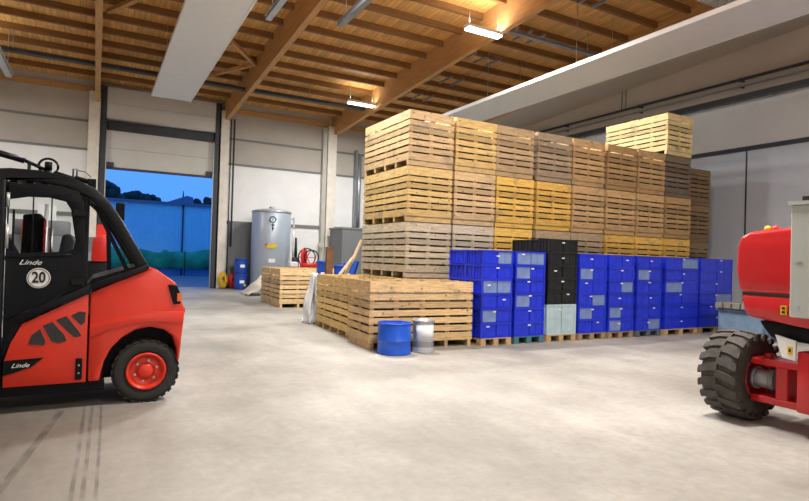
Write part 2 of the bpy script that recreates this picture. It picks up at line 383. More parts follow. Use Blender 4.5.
# sectional door (door_1)
d1 = struct(MB().box(DX0, DX1, 26.22, 26.30, 5.03, 5.80).box(DX0, DX1, 26.22, 26.30, 5.82, 6.56).box(DX0, DX1, 26.25, 26.30, 5.79, 5.83).build('door_1', M_['door_panel'], bevel=.01, seg=1))
MB().box(DX0, DX1, 26.18, 26.32, 4.94, 5.03).build('door_seal', M_['dark_steel'], d1)
MB().box(DX0+.02, DX1-.02, 26.12, 26.22, 6.56, 6.92).build('lifting_shaft_housing', M_['dark_steel'], d1)
MB().cyl((DX0-.15, 26.02, 6.98), (DX1+.5, 26.02, 6.98), .03, n=10).build('lifting_shaft', M_['galv'], d1)
MB().box(DX0+.02, DX1-.02, 26.02, 26.12, 6.98, 7.62).box(DX0+.02, DX1-.02, 26.02, 26.12, 7.64, 8.3).box(DX0+.02, DX1-.02, 26.05, 26.12, 7.6, 7.66).build('upper_panel', M_['door_panel'], d1)
for x in (DX0-.02, DX1+.02):
    MB().box(x-.12, x+.12, 25.98, 26.12, 0, 8.3).build('door_track', M_['dark_steel'], d1)
    MB().box(x-.03 + (.13 if x < 1 else -.13), x+.03 + (.13 if x < 1 else -.13), 26.12, 26.2, 0, 6.9).build('guide_rail', M_['galv'], d1)
for x in (DX0+.28, DX1-.28):
    MB().box(x-.14, x+.14, 26.12, 26.22, 5.02, 5.22).build('corner_bracket', M_['dark_steel'], d1)

# ------------------------------------------------------------------ beyond the door
struct(MB().box(-40, 60, YF+.5, 140, -.32, -.02).build('ground', mat('yard_asphalt', (.16, .17, .19), .8, noise=.15)))
sh = thing('shed', 'pale blue corrugated shed with dark roof edge beyond the open door', 'building', (0, 40, -.02))
m = MB().box(-14, 20, .1, 9, 0, 4.72)
for i in range(170): m.box(-14+i*.2, -13.9+i*.2, .05, .1, .5, 4.72)
m.build('wall_cladding', M_['shed'], sh)
MB().box(-14.2, 20.2, -.15, 9.2, 4.72, 4.86).build('roof_edge', M_['shed_roof'], sh)
MB().cyl((5.05, 0, 0), (5.05, 0, 4.7), .05, n=8).build('downpipe', M_['dark_steel'], sh)
MB().box(-14, 20, -.02, .08, 0, .5).build('base_stripe', M_['blue_stripe'], sh)
m = MB(); P = []; fs = []; N = 60
for i in range(N+1):
    x = -2+11*i/N
    top = 1.62+.12*math.sin(x*.9+1)+.06*math.sin(x*3.1) + (.18 if abs(x-3.9) < .2 else 0)
    for z in (0, .5, 1): P.append((x, .12*math.sin(x*5+z)*(1-.2*z), .45+(top-.45)*z))
for i in range(N):
    for j in range(2): fs.append((i*3+j, i*3+3+j, i*3+4+j, i*3+1+j))
m.add(P, fs, True); tp = m.build('tarpaulin', M_['teal']); tp.location = (0, 39.6, 0)
tm = tp.modifiers.new('s', 'SOLIDIFY'); tm.thickness = .03
for x in (-2, 1.6, 5.2, 9.0):
    MB().cyl((x, .05, -.02), (x, .05, 1.6), .03, n=8).build('support_post', M_['dark_steel'], tp)
tag(tp, 'dark teal tarpaulin screen hung in front of the blue shed', 'tarpaulin')
def crown(cx_, cy_, cz, r, seed):
    rr = random.Random(seed); m = MB(); nb = 14
    for i in range(nb):
        ox, oy, oz = rr.uniform(-.8, .8)*r, rr.uniform(-.5, .5)*r, rr.uniform(-.45, .6)*r; s = r*rr.uniform(.3, .5)
        bm = bmesh.new(); bmesh.ops.create_icosphere(bm, subdivisions=2, radius=s)
        for v in bm.verts: v.co *= rr.uniform(.8, 1.2)
        m.add([v.co+Vector((cx_+ox, cy_+oy, cz+oz)) for v in bm.verts], [tuple(v.index for v in f.verts) for f in bm.faces], True); bm.free()
    return m
for i, (x, ty, h, r, lab) in enumerate(((.75, 58, 7.9, 1.35, 'left edge of the doorway'), (2.9, 63, 7.6, 1.15, 'second from the left above the shed roof'), (4.5, 58, 6.95, .85, 'small low crown left of the gabled house'), (8.9, 63, 7.45, .95, 'first crown right of the pointed tree'), (10.0, 58, 7.35, 1.0, 'at the right edge of the doorway'))):
    t = thing('tree', 'dark tree silhouette behind the blue shed, '+lab, 'tree', (x, ty, -.02), 0, 'trees behind the shed')
    crown(0, 0, h-r*1.0, r, i).build('crown', M_['leaf'], t)
    MB().cyl((0, 0, 0), (0, 0, h-r), .2, .12, 8).build('trunk', M_['rust'], t)
t = thing('pointed_conifer', 'thin pointed dark conifer rising above the blue shed roof', 'tree', (7.4, 59, -.02))
m = MB()
for i in range(9): m.cyl((0, 0, 1.5+i*.58), (0, 0, 2.8+i*.6), .62-.06*i, .03, 10)
m.build('crown', M_['leaf'], t); MB().cyl((0, 0, 0), (0, 0, 3), .15, n=8).build('trunk', M_['rust'], t)
hs = thing('house', 'low gabled house roof behind the blue shed', 'building', (6.5, 52, -.02))
MB().box(-.2, .8, 0, 3, 0, 5.9).build('wall', M_['shed'], hs)
MB().plate([(-1.4, 5.75), (.9, 5.75), (.8, 6.35), (.3, 6.45)], [], -.2, 3.2).build('roof', M_['shed_roof'], hs)

# ================================================================== CEILING EQUIPMENT
def heater(label, x0, x1, y0, y1, z, far=None):
    t = thing('radiant_ceiling_panel', label, 'heating panel', ((x0+x1)/2, (y0+y1)/2, z), 0, 'white radiant panels under the roof')
    hx, hy = (x1-x0)/2, (y1-y0)/2
    MB().box(-hx+.04, hx-.04, -hy, hy, 0, .05).build('panel', M_['white_panel'], t)
    for s in (-1, 1):
        MB().box(*sorted((s*hx, s*(hx-.05))), -hy, hy, -.02, .10).build('edge_flange', M_['white_panel'], t)
    yy = -hy+.8
    while yy < hy:
        for s in (-1, 1):
            wy = (y0+y1)/2+yy
            MB().cyl((s*(hx-.1), yy, .05), (s*(hx-.1), yy, ZD(wy)-z), .006, n=6).build('hanger', M_['galv'], t)
        yy += 4.2
    return t
heater('long white radiant panel hanging above the open hall door', 1.6, 2.98, 5.0, 22.5, 7.3)
heater('long white radiant panel running over the crate stacks beside the right wall', 11.93, 13.6, 2.6, 21, 7.3)
rb = thing('ribbed_ceiling_unit', 'white ribbed unit under the roof at the upper right', 'ventilation unit', (12.9, 7.4, 8.0))
m = MB().box(-.55, .55, -.6, .95, .02, .4)
for i in range(9): m.box(-.5+i*.115, -.43+i*.115, -.58, .93, -.02, .02)
m.build('casing', M_['white_panel'], rb)
for sx in (-.4, .4): MB().cyl((sx, .1, .4), (sx, .1, ZD(7.5)-8.0), .01, n=6).build('hanger', M_['galv'], rb)

def rail(label, x, y0, y1, z, mt, wd=.16):
    t = thing('hanging_rail', label, 'lighting rail', (x, y0, z), 0, 'hanging rails under the roof')
    L = y1-y0
    MB().box(-wd/2, wd/2, 0, L, 0, .10).box(-wd/2-.03, wd/2+.03, 0, L, .10, .12).build('channel', mt, t)
    for yy in (.35, L-.4):
        MB().cyl((0, yy, .1), (0, yy, ZD(y0+yy)-z), .008, n=6).build('chain', M_['label_white'], t)
    return t
rail('grey hanging rail with white chain between the two middle roof beams', 4.95+.75, 13.5, 4.5+1.5, 7.6, M_['grey_steel']) if False else None
rail('grey hanging rail with white chain between the two middle roof beams', 5.55, 6.5, 14.0, 7.78, M_['grey_steel'])
rail('short grey hanging rail beside the white radiant panel', 3.95, 6.5, 15.3, 8.05, M_['galv'])
rail('pale lighting rail hanging above the black and red forklift', -2.74, 8.5, 22.9, 7.3, M_['galv'], .2)

tr = thing('cable_tray', 'dark cable tray running across the roof near the far wall', 'cable tray', (0, 22.35, 8.02))
MB().box(-13.5, 10.1, -.13, .13, 0, .10).build('tray', M_['dark_steel'], tr)
for x in (-8, -2.6, 2.6, 7.6): MB().cyl((x, 0, .1), (x, 0, ZD(22.35)-8.02), .01, n=6).build('hanger', M_['galv'], tr)
tr = thing('cable_tray', 'short dark tray under the roof right of the bright lamp', 'cable tray', (0, 13.25, 8.52))
MB().box(10.6, 14.6, -.07, .07, 0, .08).build('tray', M_['grey_steel'], tr)
for x in (11, 14): MB().cyl((x, 0, .05), (x, 0, ZD(13.25)-8.52), .01, n=6).build('hanger', M_['galv'], tr)
# sprinkler drops in the right bay: groups of three short bars
nm = {0: 'nearest the camera', 1: 'second from the camera', 2: 'third from the camera', 3: 'fourth from the camera', 4: 'farthest from the camera'}
for i, yy in enumerate((11.1, 13.9, 16.1, 18.4, 20.6)):
    t = thing('roof_bracket_set', 'three short dark bars under the roof beside the bright lamp, '+nm[i], 'bracket', (11.2, yy, ZB(yy)+.57), 0, 'short bar sets under the roof')
    for j in range(3): MB().box(j*.55, j*.55+.07, -.45, .45, 0, .07).build('bar', M_['grey_steel'], t)

# lamps
labs = ['narrow bright lamp hung at the middle roof beam just left of the crate tower', 'large bright lamp hung at the roof beam above the crate stacks']
for i, (x, y, z, p) in enumerate(LAMPS[:2]):
    t = thing('ceiling_lamp', labs[i], 'lamp', (x, y, z), 0, 'bright ceiling lamps')
    MB().box(-.62, .62, -.13, .13, .03, .12).build('housing', M_['white_panel'], t, bevel=.015, seg=1)
    MB().box(-.58, .58, -.11, .11, -.02, .03).build('diffuser', M_['lamp'], t)
    for sx in (-.5, .5): MB().cyl((sx, 0, .1), (sx, 0, ZD(y)-z), .006, n=6).build('hanger', M_['galv'], t)

# pipes and rails on the right wall
t = thing('wall_pipe', 'thin dark pipe along the right wall above the thick dark rail', 'pipe', (XR-.2, 0, 7.95))
MB().cyl((0, 4, 0), (0, 26, 0), .05, n=10).build('tube', M_['dark_steel'], t)
for yy in (7, 11, 15, 19, 23): MB().box(-.03, .2, yy-.03, yy+.03, -.06, .06).build('clamp', M_['dark_steel'], t)
t = thing('wall_pipe', 'second thin pipe just below the upper pipe on the right wall', 'pipe', (XR-.2, 0, 7.72))
MB().cyl((0, 4, 0), (0, 26, 0), .03, n=10).build('tube', M_['grey_steel'], t)
for yy in (7, 11, 15, 19, 23): MB().box(-.02, .2, yy-.02, yy+.02, -.035, .035).build('clamp', M_['dark_steel'], t)
t = thing('wall_rail', 'thick black rail running along the right wall', 'rail', (XR-.3, 0, 7.3))
MB().box(-.12, .12, 3, 26, -.09, .09).build('rail_bar', M_['dark_steel'], t)
for yy in (6, 10, 14, 18, 22): MB().box(-.05, .3, yy-.06, yy+.06, -.05, .05).build('bracket', M_['dark_steel'], t)
t = thing('drop_conduit', 'pair of thin vertical conduits hanging down to the pipe on the right wall', 'conduit', (XR-.09, 15.75, 8.0))
for s in (0, .2): MB().cyl((0, s, .0), (0, s, .78), .016, n=6).build('conduit', M_['dark_steel'], t)

# pipes on the far wall
t = thing('vertical_pipe', 'silver vertical pipe on the far wall just left of the crate tower', 'pipe', (11.62, YF-.25, 0))
MB().cyl((0, 0, 3.0), (0, 0, 6.8), .10, n=14).build('tube', M_['galv'], t)
MB().box(-.22, -.12, -.1, .25, 3.1, 7.0).build('bracket_rail', M_['grey_steel'], t)
t = thing('vertical_conduit', 'dark vertical conduit on the wall right of the door column', 'conduit', (5.36, YF-.22, 0))
MB().cyl((0, 0, 1.9), (0, 0, 7.7), .04, n=8).cyl((-.14, 0, 0), (-.14, 0, 7.7), .025, n=8).build('tube', M_['dark_steel'], t)
t = thing('steel_upright', 'grey steel upright fixed left of the second white column', 'upright', (9.64, YF-.2, 0))
MB().box(.0, .2, -.08, .17, 0, 7.9).build('upright_bar', M_['upright'], t)
MB().cyl((.0, -.06, 2.1), (.0, -.2, 2.1), .13, n=14).build('round_box', M_['upright'], t)
t = thing('grey_partition', 'grey sheet partition standing left of the steel tank', 'partition', (5.28, YF-.20, 0))
MB().box(0, 1.3, .1, .17, 0, 3.0).box(-.02, 1.32, .09, .18, 2.92, 3.02).build('sheet', M_['box_grey'], t)
for xx in (.3, .75, 1.2): MB().box(xx-.02, xx+.02, .07, .1, 0, 2.92).build('rib', M_['trim'], t)
t = thing('grey_enclosure', 'large dark grey sheet metal enclosure behind the leaning boards', 'enclosure', (9.95, 24.0, 0))
MB().box(0, 4.0, 0, 1.6, 0, 2.88).build('casing', M_['box_grey'], t, bevel=.02, seg=1)
MB().box(-.03, 4.05, -.03, 1.65, 2.88, 2.96).build('top_edge', M_['grey_steel'], t)
MB().box(.55, .6, -.02, 0, 1.5, 1.8).build('handle', M_['dark_steel'], t)

# ================================================================== SLATTED CRATES
def crate(L, W, H=1.2, name='slatted_crate', rs=[0]):
    """origin bottom corner (0,0,0); short side W along X faces -Y, long side L along Y"""
    t = thing(name, '', 'crate', (0, 0, 0), 0, 'slatted wooden potato crates')
    th = .022
    def side(axis, pos, sgn, length, n_mid):
        m = MB(); zs = []; z = .118
        # boards from the bottom: thick base board, five slats, deep top board
        hs = [.145, .106, .106, .106, .106, .106, .19]; gap = (H-.02-z-sum(hs))/6
        for h in hs: zs.append((z, z+h)); z += h+gap
        for a, b in zs:
            j = random.uniform(-.003, .003)
            tl = random.uniform(-.006, .006) if .13 < a < H-.25 else 0; n0 = len(m.v)
            if axis == 'x': m.box(.004, length-.004, *sorted((pos, pos+sgn*th)), a+j, b+j)
            else: m.box(*sorted((pos, pos+sgn*th)), .004, length-.004, a+j, b+j)
            for q in range(n0, len(m.v)):
                v = m.v[q]; t0 = v[0 if axis == 'x' else 1]; m.v[q] = (v[0], v[1], v[2]+(tl if t0 > length/2 else -tl))
        for k in range(n_mid):
            c = length*(k+1)/(n_mid+1)
            if axis == 'x': m.box(c-.045, c+.045, *sorted((pos+sgn*th, pos+sgn*(th+.025))), .118, H-.03)
            else: m.box(*sorted((pos+sgn*th, pos+sgn*(th+.025))), c-.045, c+.045, .115, H-.03)
        return m
    side('x', 0, 1, W, 1).build('slatted_side', M_['crate'], t)
    side('x', L, -1, W, 1).build('slatted_side', M_['crate'], t)
    side('y', 0, 1, L, 3).build('slatted_side', M_['crate'], t)
    side('y', W, -1, L, 3).build('slatted_side', M_['crate'], t)
    for x in (.024, W-.094):
        for y_ in (.024, L-.094): MB().box(x, x+.07, y_, y_+.07, .115, H-.015).build('corner_post', M_['crate'], t)
    m = MB()
    nb = 10
    for i in range(nb): m.box(.024, W-.024, .1+(L-.2)*i/nb, .1+(L-.2)*(i+1)/nb-.012, .118, .138)
    m.build('base_boards', M_['crate'], t)
    for k in range(5):
        c = .06+(L-.12)*k/4
        MB().box(.0, W, c-.033, c+.033, 0, .118).build('bearer', M_['crate'], t)
    # added unseen dark filler up to below the rim, makes the slots read black
    nx, ny = 9, 16; P = []; a, b_ = .10, .10
    for i in range(nx+1):
        for j in range(ny+1): P.append((a+(W-2*a)*i/nx, b_+(L-2*b_)*j/ny, .93+random.uniform(-.03, .03)))
    fs = [(i*(ny+1)+j, (i+1)*(ny+1)+j, (i+1)*(ny+1)+j+1, i*(ny+1)+j+1) for i in range(nx) for j in range(ny)]
    bd = [i*(ny+1) for i in range(nx+1)] + [nx*(ny+1)+j for j in range(1, ny+1)] + [i*(ny+1)+ny for i in range(nx-1, -1, -1)] + [j for j in range(ny-1, 0, -1)]
    n0 = len(P)
    for q in bd: P.append((P[q][0], P[q][1], .14))
    m_ = len(bd)
    for q in range(m_): fs.append((bd[q], bd[(q+1) % m_], n0+(q+1) % m_, n0+q))
    fs.append(tuple(range(n0, n0+m_)))
    o = MB().add(P, fs, True).build('slot_filler', M_['potato'], t); o['kind'] = 'stuff'
    return t
protoL = crate(2.25, 1.15, 1.213)
protoA = crate(2.115, 1.15, 1.225)
protoW = crate(2.25, 1.15)   # used for the far pair
kids = make_index()
usedL = False
PAL = {'pale': (.66, .47, .25), 'lyel': (.70, .49, .20), 'yel': (.80, .50, .12), 'pink': (.56, .40, .225), 'white': (.60, .52, .38), 'grey': (.41, .31, .195),
       'tan': (.60, .39, .185), 'brown': (.50, .32, .145), 'dgrey': (.20, .155, .11), 'lwhite': (.60, .43, .24), 'new': (.86, .68, .34), 'shade_dk': (.30, .20, .11)}  # last tone has the set-back column's shade put into the board colour
CN = {'pale': 'pale beige', 'lyel': 'light yellow', 'yel': 'bright yellow', 'pink': 'pinkish beige', 'white': 'whitish weathered', 'grey': 'greyish weathered', 'tan': 'tan', 'brown': 'brown', 'dgrey': 'dark grey weathered', 'lwhite': 'pale tan', 'new': 'fresh light', 'shade_dk': 'dark shaded'}
ordn = ['first', 'second', 'third', 'fourth', 'fifth', 'sixth', 'seventh', 'eighth', 'ninth', 'tenth']
lev = ['lowest', 'second from the floor', 'third from the floor', 'topmost', 'fifth and highest']
colX = [5.80, 7.01, 8.19, 9.45, 10.64, 11.90, 13.12, 14.32, 16.8]
# rows bottom -> top
rows = [['white', 'white', 'pale', 'lyel'] if False else ['tan', 'white', 'lyel', 'pale'], ['tan', 'white', 'pale', 'lyel'], ['tan', 'yel', 'yel', 'pink'], ['tan', 'grey', 'yel', 'grey'], ['tan', 'grey', 'tan', 'tan'],
        ['tan', 'yel', 'tan', 'brown'], ['tan', 'yel', 'tan', 'tan'], ['tan', 'yel', 'brown', 'dgrey', 'new'], ['shade_dk', 'shade_dk', 'shade_dk', 'shade_dk']]
first = {}
def place(proto, x, y, z, rz, lab, c, rev=False):
    global first
    k_ = random.uniform(.93, 1.06); t_ = random.uniform(-.05, .03); c = (c[0]*k_, c[1]*k_*(1+t_*.3), c[2]*k_*(1+t_))
    if proto.name not in first:
        first[proto.name] = 1; o = proto; o.location = (x, y, z); o.rotation_euler = (0, 0, rz); o['label'] = lab
        for ch in kids[proto.name]: ch.color = (*c, 1)
    else: o = dup(proto, (x, y, z), rz, lab, kids, c)
    return o
todo = []
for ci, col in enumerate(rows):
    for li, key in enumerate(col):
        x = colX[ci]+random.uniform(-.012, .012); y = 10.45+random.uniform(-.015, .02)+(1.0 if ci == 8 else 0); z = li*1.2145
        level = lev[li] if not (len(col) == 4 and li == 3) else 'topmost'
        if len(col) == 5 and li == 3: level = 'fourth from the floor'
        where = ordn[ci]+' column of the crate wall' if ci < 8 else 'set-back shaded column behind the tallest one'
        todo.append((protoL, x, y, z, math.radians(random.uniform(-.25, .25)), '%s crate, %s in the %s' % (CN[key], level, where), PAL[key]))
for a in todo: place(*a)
place(protoA, 4.19, 8.84+1.15*math.cos(math.radians(-7))*0, 0, 0, '', PAL['pale'])
# low crate A: its long side faces the camera -> turn by -90-7 degrees
def low(proto, near_corner, deg, lab, c, swap):
    """near_corner is the visible bottom corner; deg = clockwise turn; swap: long side along X"""
    a = -math.radians(deg)
    if swap:  # rotate so local Y runs along world X; local X runs along -Y -> put origin at the far left corner
        L_ = 1.15; off = Vector((0, L_, 0)); off.rotate(Matrix.Rotation(a, 3, 'Z')); p = Vector(near_corner)+off
        loc, rz = (p.x, p.y, 0), a-PI/2
    else: loc, rz = near_corner, a
    return loc, rz
loc, rz = low(protoA, (4.235, 8.87, 0), 4.0, '', None, True)
protoA.location = loc; protoA.rotation_euler = (0, 0, rz); protoA['label'] = 'pale low crate turned sideways right behind the short blue drum'
loc, rz = low(protoL, (4.415, 10.24, 0), 3.8, '', None, False)
place(protoL, *loc, rz, 'light yellow low crate beside the white plastic sheet', PAL['lyel'])
place(protoW, 0, 0, 0, 0, '', PAL['pale'])
loc, rz = low(protoW, (4.90, 16.6, 0), 1.0, '', None, True)
protoW.location = loc; protoW.rotation_euler = (0, 0, rz); protoW['label'] = 'nearer of the two low crates standing before the steel tank'
place(protoW, loc[0]+.03, loc[1]+1.23, 0, rz, 'farther of the two low crates standing before the steel tank', PAL['lwhite'])

# ================================================================== PALLETS AND FOLDING CONTAINERS
def pallet(W, D, label, c, loc, nblk=3):
    t = thing('pallet', label, 'pallet', loc, 0, 'pallets under the container stacks')
    m = MB()
    nb = 7
    for i in range(nb): m.box(0, W, D*i/nb, D*(i+1)/nb-.03, .122, .144)
    m.build('deck', M_['pallet'], t, c)
    for i in range(nblk):
        x = (W-.12)*i/(nblk-1)
        for y_ in (0, D/2-.07, D-.14): MB().box(x, x+.12, y_, y_+.14, .022, .100).build('block', M_['pallet'], t, c)
        MB().box(x, x+.12, 0, D, 0, .022).build('runner', M_['pallet'], t, c)
        MB().box(x, x+.12, 0, D, .100, .122).build('stringer', M_['pallet'], t, c)
    return t
BLUE = (.010, .030, .62); BLUE2 = (.008, .022, .42); GREY = (.17, .25, .50); BLK = (.007, .008, .010); LG = (.42, .56, .62)
def container(W, D, H):
    t = thing('folding_container', '', 'container', (0, 0, 0), 0, 'stacked folding containers')
    m = MB(); e = .018
    m.box(0, W, e, D-e, 0, .02)
    m.box(e, W-e, e+.012, D-e-.012, .02, H-.02)       # core
    for x in (0, W-.035):
        for y_ in (0, D-.035): m.box(x, x+.035, y_, y_+.035, 0, H)
    for y_ in (0, D-.022): m.box(.035, W-.035, y_, y_+.022, 0, .022).box(.035, W-.035, y_, y_+.022, H-.03, H)
    for x in (0, W-.022): m.box(x, x+.022, .035, D-.035, 0, .022).box(x, x+.022, .035, D-.035, H-.03, H)
    m.box(0, .02, D/2-.012, D/2+.012, .02, H-.02).box(W-.02, W, D/2-.012, D/2+.012, .02, H-.02)
    for k in range(1, 6):
        if k != 3: m.box(.008, .02, D*k/6-.005, D*k/6+.005, .03, H-.04)
    m.build('body', M_['plastic'], t)
    half = W/2
    for s in (0, 1):
        p = MB(); x0, x1 = .04+s*(half-.03), half-.012+s*(half-.03)
        p.box(x0, x1, .008, .028, .026, H-.034)
        for a in (x0, x1-.012): p.box(a, a+.012, .001, .009, .026, H-.034)
        p.box(x0, x1, .001, .009, .026, .036).box(x0, x1, .001, .009, H-.05, H-.038)
        p.box((x0+x1)/2-.004, (x0+x1)/2+.004, .003, .009, .036, H-.05)
        p.build('front_panel', M_['plastic'], t)
    MB().box(half-.035, half+.035, -.004, .006, H-.072, H-.048).build('latch', M_['label_white'], t)
    return t
def cstack(idx, x0, x1, y0, zs, specs, desc, deep=2, D=.57):
    """specs bottom->top: (label adjective, body colour, left panel colour, right panel colour)"""
    W = x1-x0; z = zs
    for i, (nm_, body, lp, rp_, H) in enumerate(specs):
        key = (round(W, 2), H)
        if key not in PROT: PROT[key] = container(W, D, H); new = True
        else: new = False
        kd = KID.setdefault(key, [c for c in bpy.data.objects if c.parent == PROT[key]])
        for dd in range(deep):
            lab = '%s, %s in %s' % (nm_, ['lowest', 'second from bottom', 'third from bottom', 'fourth from bottom', 'fifth from bottom', 'sixth from bottom'][i], desc)
            if i == len(specs)-1: lab = '%s, topmost in %s' % (nm_, desc)
            if dd: lab = 'rear ' + lab.replace(' from bottom', ' up').replace(' in ', ' behind ')
            if new: r = PROT[key]; ch = kd; new = False
            else:
                r = PROT[key].copy(); COL.objects.link(r); ch = []
                for c in kd:
                    q = c.copy(); COL.objects.link(q); q.parent = r; ch.append(q)
            r.location = (x0+random.uniform(-.004, .004), y0+dd*(D+.009)+random.uniform(0, .003), z); r['label'] = lab
            r['group'] = 'stacked folding containers'
            n_ = 0
            for q in ch:
                if q.name.startswith('front_panel'):
                    q.color = (*(lp if n_ == 0 else rp_), 1); n_ += 1
                elif q.name.startswith('body'):
                    k_ = random.uniform(.75, 1.25); q.color = (body[0]*k_, body[1]*k_, body[2]*min(k_, 1.1), 1)
                elif q.name.startswith('latch'): q.location.x = random.choice((-.2, -.05, 0, 0, .05, .17)); q.location.z = random.choice((0, 0, -.05, .02))
        z += H+.0015
    return z
PROT = {}; KID = {}
HB = .280
b = lambda n='all blue container', l=BLUE, r=BLUE, H=HB: (n, BLUE, l, r, H)
gl = lambda n='blue container with grey left panel': b(n, GREY, BLUE)
gr = lambda n='blue container with grey right panel': b(n, BLUE, GREY)
gg = lambda n='blue container with grey panels': b(n, GREY, GREY)
WD = (.50, .34, .17); WD2 = (.33, .23, .13)
sx = [(6.445, 7.18), (7.25, 8.02), (8.09, 8.90), (8.95, 9.76), (9.83, 10.62), (10.71, 11.55), (11.67, 12.90), (12.98, 14.30)]
FY = 8.58
def P_(i, c, lab, y=FY): pallet(sx[i][1]-sx[i][0], 1.2, lab, c, (sx[i][0], y, 0))
yy = [8.57, 8.56, 8.55, 8.52, 8.5, 8.48, 8.46, 8.46]
P_(0, WD, 'light wood pallet under the blue stack beside the low crate', yy[0]); P_(1, (.06, .17, .21), 'blue-green painted pallet under the second container stack', yy[1]); P_(2, WD, 'light wood pallet under the black container stack', yy[2])
P_(3, WD2, 'brown pallet under the blue stack right of the black containers', yy[3]); P_(4, WD2, 'brown pallet under the second blue stack right of the black containers', yy[4]); P_(5, (.10, .12, .15), 'blue-grey weathered pallet under a blue stack', yy[5])
P_(6, WD, 'wide light wood pallet under the seventh container stack', yy[6]); P_(7, WD2, 'wide brown pallet under the rightmost container stack', yy[7])
z0 = .1445
cstack(0, *sx[0], yy[0], z0, [b(), gl(), b(), gg(), b(), gr()], 'leftmost stack')
cstack(1, *sx[1], yy[1], z0, [b(), b(), gl(), b(), gl(), gg()], 'second stack from left', deep=1)
bk = ('black container', BLK, BLK, BLK, HB-.014)
cstack(2, *sx[2], yy[2], z0, [('tall light grey container', LG, LG, LG, .62), bk, bk, bk, bk, bk], 'third stack from left')
cstack(3, *sx[3], yy[3], z0, [b(), gl(), gr(), b(), gl(), b()], 'fourth stack from left', deep=1)
cstack(4, *sx[4], yy[4], z0, [gl(), gl(), b(), gr(), b(), b()], 'fifth stack from left', deep=1)
cstack(5, *sx[5], yy[5], z0, [gr(), b(), b(), b(), gl(), b()], 'sixth stack from left', deep=1)
cstack(6, *sx[6], yy[6], z0, [b(), b(), b(), gl(), b(), gr()], 'seventh stack from left', deep=1)
cstack(7, *sx[7], yy[7], z0, [b(), b(), gr(), b(), b(), b()], 'rightmost stack', deep=1)

# ================================================================== DRUMS, PAIL, TANK ...
t = thing('short_steel_drum', 'short open blue steel drum standing before the pale low crate', 'drum', (4.52, 8.45, 0))
MB().lathe([(0, .01), (.275, .01), (.29, .0), (.29, .03), (.284, .04), (.284, .22), (.292, .23), (.292, .24), (.284, .25), (.284, .49), (.284, .51)], n=40).lathe([(.284, .51), (.27, .51), (.27, .10), (0, .10)], n=40).build('shell', M_['blue_steel'], t)
MB().lathe([(.284, .505), (.293, .507), (.297, .517), (.293, .527), (.284, .529), (.276, .517)], n=40, closed=True).build('rim', M_['blue_steel'], t)
t = thing('metal_pail', 'light grey metal pail with lid right of the short blue drum', 'pail', (5.075, 8.42, 0))
MB().lathe([(0, .005), (.185, .005), (.19, .0), (.19, .02), (.186, .03), (.186, .53), (.19, .54)], n=32).build('shell', mat('pail_tin', (.50, .53, .56), .35, .4, noise=.12), t)
MB().lathe([(.19, .52), (.2, .525), (.2, .56), (.19, .565), (.17, .56), (.17, .545), (0, .545)], n=32).build('lid', M_['galv'], t)
MB().lathe([(.1875, .10), (.189, .11), (.189, .19), (.1875, .20)], n=32).build('grey_band', M_['grey_steel'], t)
m = MB(); P = []
for i in range(9):
    a = math.radians(200+i*14)
    for z in (.22, .48): P.append((.188*math.cos(a), .188*math.sin(a), z))
m.add(P, [(2*i, 2*i+2, 2*i+3, 2*i+1) for i in range(8)], True); lb = m.build('paper_label', M_['label_white'], t)
lb.modifiers.new('s', 'SOLIDIFY').thickness = -.003

def bdrum(x, y, z, r, h, lab, stickers=True, rz=0):
    t = thing('blue_drum', lab, 'drum', (x, y, z), rz, 'blue drums')
    MB().lathe([(0, 0), (r*.9, 0), (r*.97, .02), (r*.98, h*.28), (r, h*.31), (r, h*.34), (r*.98, h*.37), (r*.98, h*.63), (r, h*.66), (r, h*.69), (r*.98, h*.72), (r*.97, h-.06), (r, h-.05), (r, h-.02), (r*.94, h), (r*.9, h-.02), (0, h-.02)], n=28).build('shell', M_['blue_drum'], t)
    MB().cyl((r*.5, 0, h-.02), (r*.5, 0, h+.0), .04, n=12).build('bung', M_['dark_steel'], t)
    if stickers:
        MB().box(-.10, .10, -r-.006, -r*.93, h*.42, h*.6).build('paper_label', M_['label_white'], t)
    return t
d = bdrum(5.66, 25.2, 0, .285, .69, 'lower of two stacked blue drums beside the door column')
MB().cyl((.12, -.3, .2), (.12, -.27, .2), .05, n=14).build('yellow_sticker', M_['yellow'], d)
bdrum(5.66, 25.2, .69, .285, .69, 'upper of two stacked blue drums beside the door column')
# drums standing behind the low crates, on a low timber platform
pf = thing('timber_platform', 'low timber platform carrying blue drums behind the low crates', 'platform', (5.33, 14.2, 0))
MB().box(0, 2.0, 0, 1.2, .62, .70).build('top', M_['pallet'], pf, (.45, .32, .18))
for x in (.02, 1.86):
    for y_ in (.02, 1.06): MB().box(x, x+.12, y_, y_+.12, 0, .62).build('leg', M_['pallet'], pf, (.45, .32, .18))
bdrum(5.50, 14.62, .70, .16, .78, 'slim blue drum left of the rusty brown post')
bdrum(5.95, 14.50, .70, .145, .68, 'small blue drum just right of the rusty brown post', False)
bdrum(6.28, 14.62, .70, .155, .75, 'blue drum with white label next to the leaning boards')
t = thing('rusty_post', 'rusty brown steel post standing behind the low crates', 'post', (5.47, 14.02, 0))
MB().box(-.09, .09, -.02, .0, 0, 1.86).box(-.09, -.07, 0, .1, 0, 1.86).box(.07, .09, 0, .1, 0, 1.86).build('channel', M_['rust'], t)
